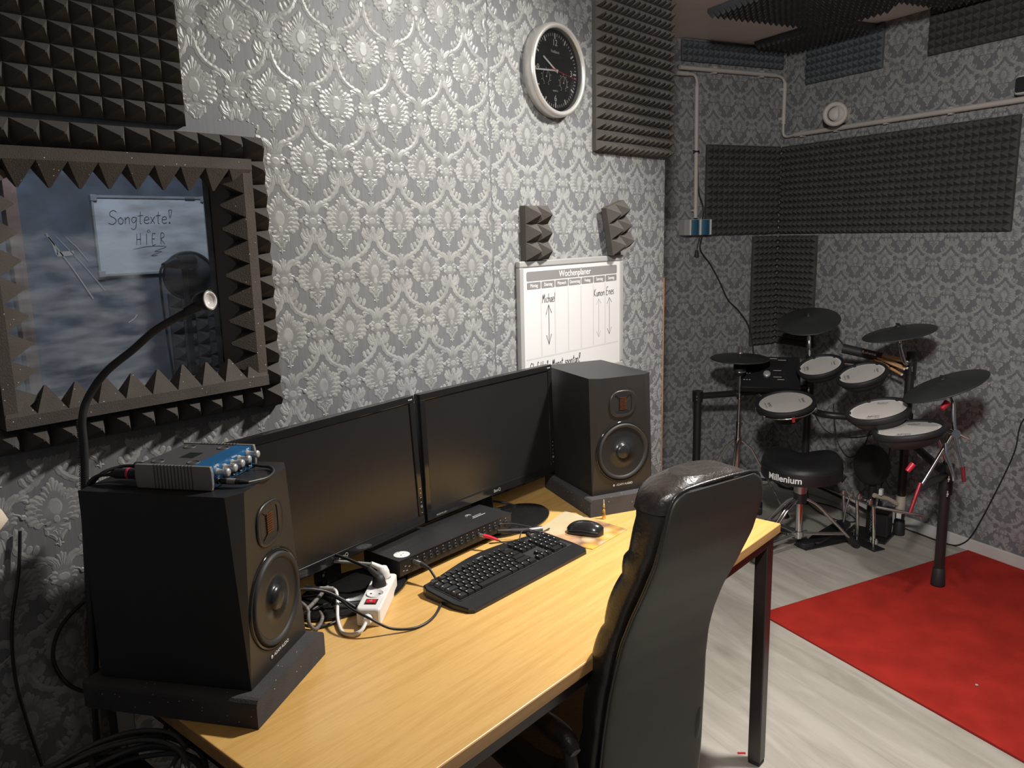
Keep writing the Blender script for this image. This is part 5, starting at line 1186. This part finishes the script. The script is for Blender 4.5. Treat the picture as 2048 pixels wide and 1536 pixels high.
def cymbal(key, label, stand):
    c, n, r = DISC[key]; c = Vector(c); t = thing('cymbal_pad', label, 'cymbal', c, 0, 'black rubber cymbal pads'); F = frame(n)
    b = MB(); b.M = F; b.lathe([(.0001, .022), (.012, .0215), (.028, .019), (.040, .012), (r*.45, .007), (r*.97, -.006), (r, -.009), (r*.985, -.012), (r*.5, -.003), (.03, .0), (.0001, .0)], 60); b.build('playing_surface', 'cym', t)
    b = MB(); b.M = F @ Tr(0, 0, .021); b.lathe([(.013, 0), (.013, .006), (.006, .007), (.006, .016), (.0001, .017)], 20); b.box(-.016, .016, -.003, .003, .009, .015); b.build('wing_nut', 'rubber', t)
    for k, (pts, rr, m) in enumerate(stand):
        b = MB(); b.tube([Vector(q)-c for q in pts] if len(pts) < 3 else spline([Vector(q)-c for q in pts], 6), rr, 14); b.build('stand_rod' if k == 0 else 'boom_arm', m, t)
    return t
c1 = Vector(DISC['cym1'][0]); c2 = Vector(DISC['cym2'][0]); c3 = Vector(DISC['cym3'][0])
cymbal('cym1', 'round black cymbal pad highest up, in front of the foam column', [([c1+Vector((0, 0, -.004)), (4.105, 1.512, .99)], .006, 'chrome'), ([(4.105, 1.512, .99), (4.12, 1.51, .88), (4.37, 1.59, .80)], .009, 'chrome')])
cymbal('cym2', 'black cymbal pad in the middle, above the drumstick bag', [([c2+Vector((0, 0, -.004)), (3.90, 1.02, 1.02)], .006, 'chrome'), ([(3.90, 1.02, 1.02), (3.97, 1.035, .98), (4.08, 1.04, .90), (4.19, 1.044, .88)], .0085, 'chrome')])
tc_ = cymbal('cym3', 'nearest black cymbal pad, tilted towards the throne on the right', [([c3+Vector((0, 0, -.004)), (3.475, .70, .855)], .006, 'chrome'), ([(3.475, .70, .855), (3.452, .680, .737), (3.445, .64, .60)], .0080, 'chrome'), ([(3.455, .688, .735), (3.34, .768, .52)], .0075, 'chrome')])
for nm, m, p, q, r_ in (('red_end', 'red_chrome', (3.446, .642, .61), (3.440, .632, .55), .0088), ('red_end', 'red_chrome', (3.345, .765, .545), (3.30, .785, .43), .0090), ('red_knob', 'red', (3.455, .715, .858), (3.435, .730, .832), .013), ('red_knob', 'red', (3.318, .790, .625), (3.300, .805, .597), .012)):
    b = MB(); b.cyl(Vector(p)-c3, Vector(q)-c3, r_, r_*.8, 14); b.build(nm, m, tc_)
b = MB(); b.cyl(Vector((3.44, .672, .738))-c3, Vector((3.475, .692, .734))-c3, .017, n=16); b.cyl(Vector((3.45, .66, .735))-c3, Vector((3.455, .630, .722))-c3, .005, n=10); b.build('boom_clamp', 'chrome', tc_)
b = MB(); b.tube(spline([Vector(q)-c3 for q in ((3.40, .700, .705), (3.39, .690, .66), (3.385, .665, .60), (3.385, .658, .565))], 5), .007, 10); b.build('wing_lever', 'chrome', tc_)
b = MB(); b.tube([Vector(q)-c3 for q in ((3.335, .77, .53), (3.50, .76, .51), (3.63, .745, .505))], .016, 12); b.build('clamp_arm', 'plastic', tc_)
# hi-hat
c, n, r = DISC['hihat']; c = Vector(c); B0 = Vector((3.873, 1.775, 0))
t = thing('hi_hat_stand', 'chrome hi-hat stand with flat black pad, left of the throne', 'hi-hat', B0); F = Matrix.Translation(c-B0) @ frame(n)
b = MB(); b.M = F; b.lathe([(.0001, .018), (.02, .016), (.04, .009), (r*.95, -.002), (r, -.006), (r*.97, -.010), (.04, -.006), (.0001, -.006)], 56); b.build('hi_hat_pad', 'cym', t)
b = MB(); b.M = F; b.lathe([(.0001, -.03), (.030, -.03), (.031, -.068), (.034, -.070), (.034, -.076), (.028, -.080), (.018, -.10), (.0001, -.10)], 28); b.build('sensor_housing', 'rubber', t)
b = MB(); b.M = F; b.lathe([(.0345, -.071), (.0355, -.073), (.0345, -.0755)], 28); b.build('housing_ring', 'chrome', t)
b = MB(); b.M = F; b.lathe([(.0001, .018), (.016, .018), (.016, .026), (.012, .028), (.012, .055), (.0001, .056)], 20); b.cyl((.012, 0, .042), (.036, .006, .042), .003, n=8); b.build('clutch', 'steel', t)
b = MB(); b.M = F; b.cyl((0, 0, .05), (0, 0, .205), .0025, n=8); b.build('pull_rod', 'steel', t)
b = MB(); b.cyl((0, 0, .52), (0, 0, .80), .0068, n=12); b.build('upper_tube', 'chrome', t)
b = MB(); b.cyl((0, 0, .10), (0, 0, .52), .0125, n=16); b.build('lower_tube', 'chrome', t)
for z in (.535, .685): b = MB(); b.cyl((-.012, 0, z), (.028, -.006, z), .007, n=10); b.cyl((0, 0, z-.014), (0, 0, z+.014), .014, n=14); b.build('height_clamp', 'chrome', t)
b = MB(); b.cyl((0, 0, .435), (0, 0, .465), .019, n=18); b.build('leg_collar', 'chrome', t)
for a in (-.75, 1.35, 3.45):
    d = Vector((cos(a), sin(a), 0))
    b = MB()
    s_ = Vector((-sin(a), cos(a), 0))*.006
    for k in (-1, 1): b.tube([Vector((0, 0, .45))+d*.018+s_*k, d*.075+Vector((0, 0, .40))+s_*k, d*.27+Vector((0, 0, .05))+s_*k*.6], .0048, 8)
    lg = b.build('leg', 'chrome', t)
    b = MB(); b.cyl(d*.262+Vector((0, 0, .065)), d*.290+Vector((0, 0, .003)), .012, .014, 14); b.build('rubber_foot', 'rubber', lg)
    b = MB(); b.tube([d*.012+Vector((0, 0, .17)), d*.19+Vector((0, 0, .20))], .005, 8); b.build('brace', 'chrome', t)
b = MB(); b.box(-.045, .045, -.32, -.02, .012, .022); b.build('pedal_board', 'steel', t, bevel=.003)
# sound module
t = thing('drum_sound_module', 'black drum sound module with silver dial, between hi-hat and upper pads', 'sound module', (4.02, 1.68, .80)); F = frame((-.62, -.30, .62), (0, 0, 1))
b = MB(); b.M = F; b.rbox(-.155, .155, -.095, .100, -.045, .0, .012); b.build('housing', 'plastic', t)
b = MB(); b.M = F @ Tr(-.012, -.012, 0); b.lathe([(.0185, 0), (.018, .009), (.015, .011), (.0001, .0112)], 28); b.build('dial', 'silver', t)
b = MB(); b.M = F; b.box(-.02, .075, .030, .070, .0002, .0012); b.build('display', 'screen', t)
b = MB(); b.M = F
for x, y, l in ((.045, .075, .040), (.020, .010, .040), (.020, -.030, .042), (-.035, .084, .075), (.04, -.045, .034)): b.box(x, x+l, y, y+.0024, .0002, .0008)
for k in range(6): b.box(-.13+.014*(k % 3), -.122+.014*(k % 3), -.05+.04*(k//3), -.047+.04*(k//3), .0002, .0008)
b.build('panel_marks', 'pale_print', t)
b = MB(); b.M = F; b.box(-.046, -.042, .078, .088, .0002, .0016); b.build('red_light', 'red', t)
for x, y in ((.030, .002), (.052, .002), (.072, .002), (.085, -.04)): b = MB(); b.M = F @ Tr(x, y-.012, 0); b.rbox(-.006, .006, -.003, .003, 0, .003, .002); b.build('button', 'rubber', t)
b = MB(); b.tube([(.03, .0, -.04), (.10, .02, -.09), (.16, .045, -.125)], .012, 10); b.build('mount_arm', 'plastic', t)
# drumstick bag
bagA, bagB = Vector((4.120, 1.345, .940)), Vector((4.150, 1.165, .905)); dv = (bagB-bagA).normalized()
t = thing('drumstick_bag', 'black drumstick holder with white script, lying level across the rack', 'drumstick bag', bagA)
b = MB(); b.cyl((0, 0, 0), bagB-bagA, .024, .023, 20); b.build('bag', 'rubber', t)
F = frame((-.93, -.12, .36), (.3, 0, 1)); yy = Vector((0, 0, 1)); x_ = dv; z_ = Vector((-.90, -.18, .40)); z_ = (z_-x_*z_.dot(x_)).normalized(); y_ = z_.cross(x_)
Ft = Matrix(((x_.x, y_.x, z_.x, 0), (x_.y, y_.y, z_.y, 0), (x_.z, y_.z, z_.z, 0), (0, 0, 0, 1)))
text_mesh('Rohema', .020, 'white_print', t, 'lettering', Matrix.Translation((bagB-bagA)*.68+z_*.0245) @ Ft, .0003)
b = MB(); b.tube([(0, 0, .02), Vector((.04, .06, .07))], .003, 8); b.build('strap', 'rubber', t)
for k, (dy, dz, dl) in enumerate(((.006, .008, .115), (-.010, .002, .120), (.004, -.010, .105), (-.002, .012, .095), (.012, -.003, .11), (-.008, -.009, .10))):
    s0 = bagB+y_*dz+z_*dy; e0 = s0+dv*dl+Vector((-.02, 0, -.012-.01*(k % 3)))+y_*dz*1.5
    t2 = thing('drumstick', 'wooden drumstick with its end sticking out of the black bag' , 'drumstick', s0, 0, 'drumsticks in the black bag')
    b = MB(); b.cyl((0, 0, 0)-dv*.06 if False else -dv*.05, e0-s0, .0065, .0068, 12); b.build('stick', 'stickwood', t2)
    b = MB(); q = (e0-s0).normalized(); b.cyl((e0-s0), (e0-s0)+q*.006, .0069, .0050, 12); b.build('butt_end', 'head_rim', t2)
# kick pad tower
kc = Vector((4.07, 1.165, .375)); kn = Vector((-.87, .45, .12)).normalized()
t = thing('kick_pad', 'round black kick drum pad on a tower behind the pedals', 'drum pad', (kc.x, kc.y, 0)); F = Matrix.Translation((0, 0, kc.z)) @ frame(kn)
b = MB(); b.M = F; b.lathe([(.0001, .020), (.085, .018), (.100, .008), (.102, -.02), (.09, -.04), (.0001, -.045)], 44); b.build('pad', 'rubber', t)
b = MB(); b.cyl((.03, -.01, .01), (.025, -.01, .36), .020, n=16); b.box(-.06, .10, -.11, .09, 0, .012); b.build('tower', 'black_metal', t)
b = MB(); b.box(.00, .085, -.10, -.01, .012, .13); b.build('base_block', 'black_vinyl', t, bevel=.005)
# double pedal
hb = Vector((3.955, 1.165, 0))
t = thing('double_kick_pedal', 'chrome and black double kick pedal with two felt beaters, right of the throne', 'drum pedal', hb, math.atan2(-.45, .87)+0)
# local x points to the kick pad, y to the left of it
b = MB(); b.box(-.30, .05, .030, .115, .0, .008); b.box(-.02, .05, -.12, .12, 0, .007); b.build('base_plate', 'black_metal', t, bevel=.003)
b = MB(); b.M = Tr(-.225, .072, .012) @ Ry(-.32); b.rbox(0, .235, -.038, .038, 0, .010, .03); fb = b.build('footboard', 'black_metal', t)
b = MB(); b.M = Tr(-.225, .072, .0225) @ Ry(-.32); b.rbox(.03, .21, -.025, .025, 0, .0015, .02); b.build('footboard_inlay', 'cone', fb)
b = MB(); b.M = Tr(-.31, .072, .008); b.rbox(0, .085, -.036, .036, 0, .022, .028); b.build('heel_plate', 'rubber', t)
for y in (-.075, .028, .115):
    b = MB(); b.tube(spline([(.02, y, .005), (.015, y, .10), (.005, y, .215)], 5), .0085, 12); b.build('upright', 'chrome', t)
b = MB(); b.tube([(.005, -.09, .215), (.005, .13, .215)], .0065, 12); b.build('axle', 'chrome', t)
for y in (.045, .082):
    b = MB(); b.tube([(.005, y, .215), (-.085, y, .335)], .0032, 8); bt = b.build('beater_rod', 'chrome', t)
    b = MB(); q = Vector((-.085, y, .335)); d = Vector((.50, 0, .52)).normalized(); b.cyl(q-d*.022, q+d*.018, .0165, n=20); b.build('beater_head', 'rubber', bt)
    b = MB(); b.cyl(q-d*.030, q-d*.022, .0165, n=20); b.build('beater_felt', 'felt', bt)
for y in (-.045, .10):
    b = MB(); b.tube([(.03, y, .20)]+[(.03+.006*cos(k*.9), y+.006*sin(k*.9), .18-k*.0022) for k in range(45)]+[(.03, y, .07)], .0014, 6); b.build('spring', 'chrome', t)
b = MB(); b.tube([(.0, .072, .215), (-.02, .072, .16), (-.03, .072, .09)], .0045, 8); b.build('drive_chain', 'steel', t)
for x, y, z in ((-.01, .10, .235), (0, .06, .235), (.01, .02, .232), (.0, -.06, .232), (.03, -.05, .03), (.03, .06, .03), (.02, -.09, .035)):
    b = MB(); b.cyl((x, y, z-.010), (x, y, z+.010), .009, n=14); b.sphere((x, y, z+.012), .006, 10, 6); b.build('clamp_screw', 'chrome', t)
b = MB(); b.tube([(.01, -.09, .215), (.10, -.17, .20), (.17, -.22, .185)], .008, 10); b.build('link_shaft', 'steel', t)
b = MB(); b.cyl((.035, -.02, .215), (.035, .02, .215), .013, n=16); b.build('cam', 'chrome', t)
# slave pedal under the tower / linked bracket
t = thing('rack_bracket', 'brownish metal link arm taped to the middle rack post', 'bracket', (4.05, 1.095, .205))
b = MB(); b.tube([(-.02, .03, .03), (.06, -.01, .0), (.125, -.04, -.04)], .012, 8); b.build('link_arm', 'tape', t)
b = MB(); b.box(-.02, .005, -.005, .010, .035, .065); b.build('paper_label', 'white', t)
# drum throne
t = thing('drum_throne', 'black saddle drum throne with white lettering and chrome tripod', 'stool', (3.685, 1.363, 0)); TH0 = math.atan2(-1.363, -3.685)   # towards the camera
b = MB(); rings = []; NN = 56
def seat_r(a):   # a: angle, saddle cut-outs away from the camera
    r_ = .185; d = abs(((a-(TH0+pi)+pi) % (2*pi))-pi)
    return r_*(1-.34*math.exp(-(d/.42)**2))
for z, k in ((.373, .90), (.378, .97), (.388, 1.0), (.428, 1.0), (.442, .985), (.455, .93), (.462, .80), (.460, .45), (.456, .02)):
    rings.append([(seat_r(2*pi*i/NN)*k*cos(2*pi*i/NN), seat_r(2*pi*i/NN)*k*sin(2*pi*i/NN), z+(.030*math.exp(-((abs(((2*pi*i/NN-(TH0+pi)+pi) % (2*pi))-pi)-.95)/.6)**2) if z > .435 else 0)*(k if k < .9 else 1)) for i in range(NN)])
b.loft(rings); st = b.build('seat', 'black_vinyl', t)
b = MB(); b.tube([(seat_r(2*pi*i/NN)*.998*cos(2*pi*i/NN), seat_r(2*pi*i/NN)*.998*sin(2*pi*i/NN), .431) for i in range(NN)], .0022, 6, closed=True); b.build('piping', 'rubber', st)
cu = bpy.data.curves.new('l', 'FONT'); cu.body = 'Millenium'; cu.size = .043; cu.align_x = 'CENTER'; cu.align_y = 'CENTER'; cu.extrude = .0002; cu.offset = .0009
tt = bpy.data.objects.new('l', cu); COL.objects.link(tt); me = bpy.data.meshes.new_from_object(tt.evaluated_get(bpy.context.evaluated_depsgraph_get())); bpy.data.objects.remove(tt)
a0 = TH0-.42   # wrap the lettering round the side of the seat
for v in me.vertices:
    a = a0+v.co.x/.186; v.co = Vector((cos(a)*(.1862+v.co.z), sin(a)*(.1862+v.co.z), .406+v.co.y))
me.materials.clear(); me.materials.append(M['white_print']); o = bpy.data.objects.new('lettering', me); COL.objects.link(o); o.parent = st
b = MB(); b.cyl((0, 0, .29), (0, 0, .372), .030, .034, 20); b.box(-.06, .06, -.06, .06, .360, .374); b.build('seat_mount', 'steel', t)
b = MB(); b.cyl((0, 0, .245), (0, 0, .295), .030, .033, 20); b.build('upper_collar', 'plastic', t)
b = MB(); b.cyl((0, 0, .065), (0, 0, .25), .0155, n=20); b.build('column', 'chrome', t)
b = MB(); b.cyl((0, 0, .075), (0, 0, .100), .022, n=18); b.cyl((.02, -.01, .09), (.05, -.02, .09), .006, n=10); b.cyl((-.02, .02, .088), (-.04, .035, .088), .006, n=10); b.build('lower_collar', 'chrome', t)
for a in (-pi/4, math.radians(160), math.radians(58)):
    d = Vector((cos(a), sin(a), 0)); s_ = Vector((-sin(a), cos(a), 0))
    b = MB()
    for k in (-1, 1): b.tube(spline([d*.028+Vector((0, 0, .262))+s_*.007*k, d*.10+Vector((0, 0, .215))+s_*.008*k, d*.262+Vector((0, 0, .045))+s_*.008*k], 6), .0062, 10)
    b.tube([d*.125+Vector((0, 0, .188)), d*.262+Vector((0, 0, .045))], .0075, 8)
    lg = b.build('leg', 'chrome', t)
    b = MB(); b.cyl(d*.252+Vector((0, 0, .058)), d*.300+Vector((0, 0, .006)), .016, .019, 12); b.build('rubber_foot', 'rubber', lg)
    b = MB()
    for k in (-1, 1): b.tube([d*.02+Vector((0, 0, .087))+s_*.007*k, d*.225+Vector((0, 0, .075))+s_*.007*k], .0052, 8)
    b.build('strut', 'chrome', t)
# kit cables
for lb, pts, r_ in (
    ('black cable bundle along the skirting board behind the throne', [(4.33, 1.92, .10), (4.42, 1.75, .09), (4.47, 1.60, .085), (4.43, 1.42, .06), (4.36, 1.25, .03), (4.30, 1.15, .01)], .008),
    ('thin black cable looping on the floor behind the throne', [(4.38, 1.58, .005), (4.25, 1.45, .005), (4.20, 1.33, .005), (4.24, 1.27, .005), (4.33, 1.33, .006), (4.40, 1.45, .006), (4.41, 1.56, .006)], .0032),
    ('coiled black cable hanging by the hi-hat leg', [(3.93, 1.62, .26), (3.99, 1.56, .20), (4.06, 1.52, .19), (4.12, 1.50, .21), (4.10, 1.56, .235), (4.02, 1.60, .235), (3.97, 1.58, .21), (4.03, 1.53, .185)], .006),
    ('black cable drooping between the upper pads and the throne', [(4.10, 1.50, .66), (4.08, 1.40, .52), (4.14, 1.30, .48), (4.20, 1.20, .50), (4.22, 1.12, .58)], .003),
    ('black cable hanging from the rack behind the throne', [(4.25, 1.42, .62), (4.26, 1.40, .45), (4.24, 1.36, .38), (4.20, 1.30, .36), (4.24, 1.25, .42), (4.27, 1.22, .55)], .003),
    ('black cable running down beside the middle rack post', [(4.17, 1.10, .58), (4.22, 1.12, .40), (4.27, 1.16, .22), (4.30, 1.18, .05)], .003)):
    cable('drum_cable', lb, pts, r_)
for k, (x, y, lb) in enumerate(((4.05, 1.80, 'dark blurred pedal box on the floor behind the hi-hat legs'),)):
    t = thing('hi_hat_pedal_box', lb, 'pedal', (x, y, 0), .4); b = MB(); b.box(-.06, .06, -.09, .09, .004, .05); b.build('body', 'rubber', t, bevel=.01)
    for q in (-.04, .04): b = MB(); b.cyl((q, 0, 0), (q, 0, .004), .02, n=12); b.build('foot', 'rubber', t)
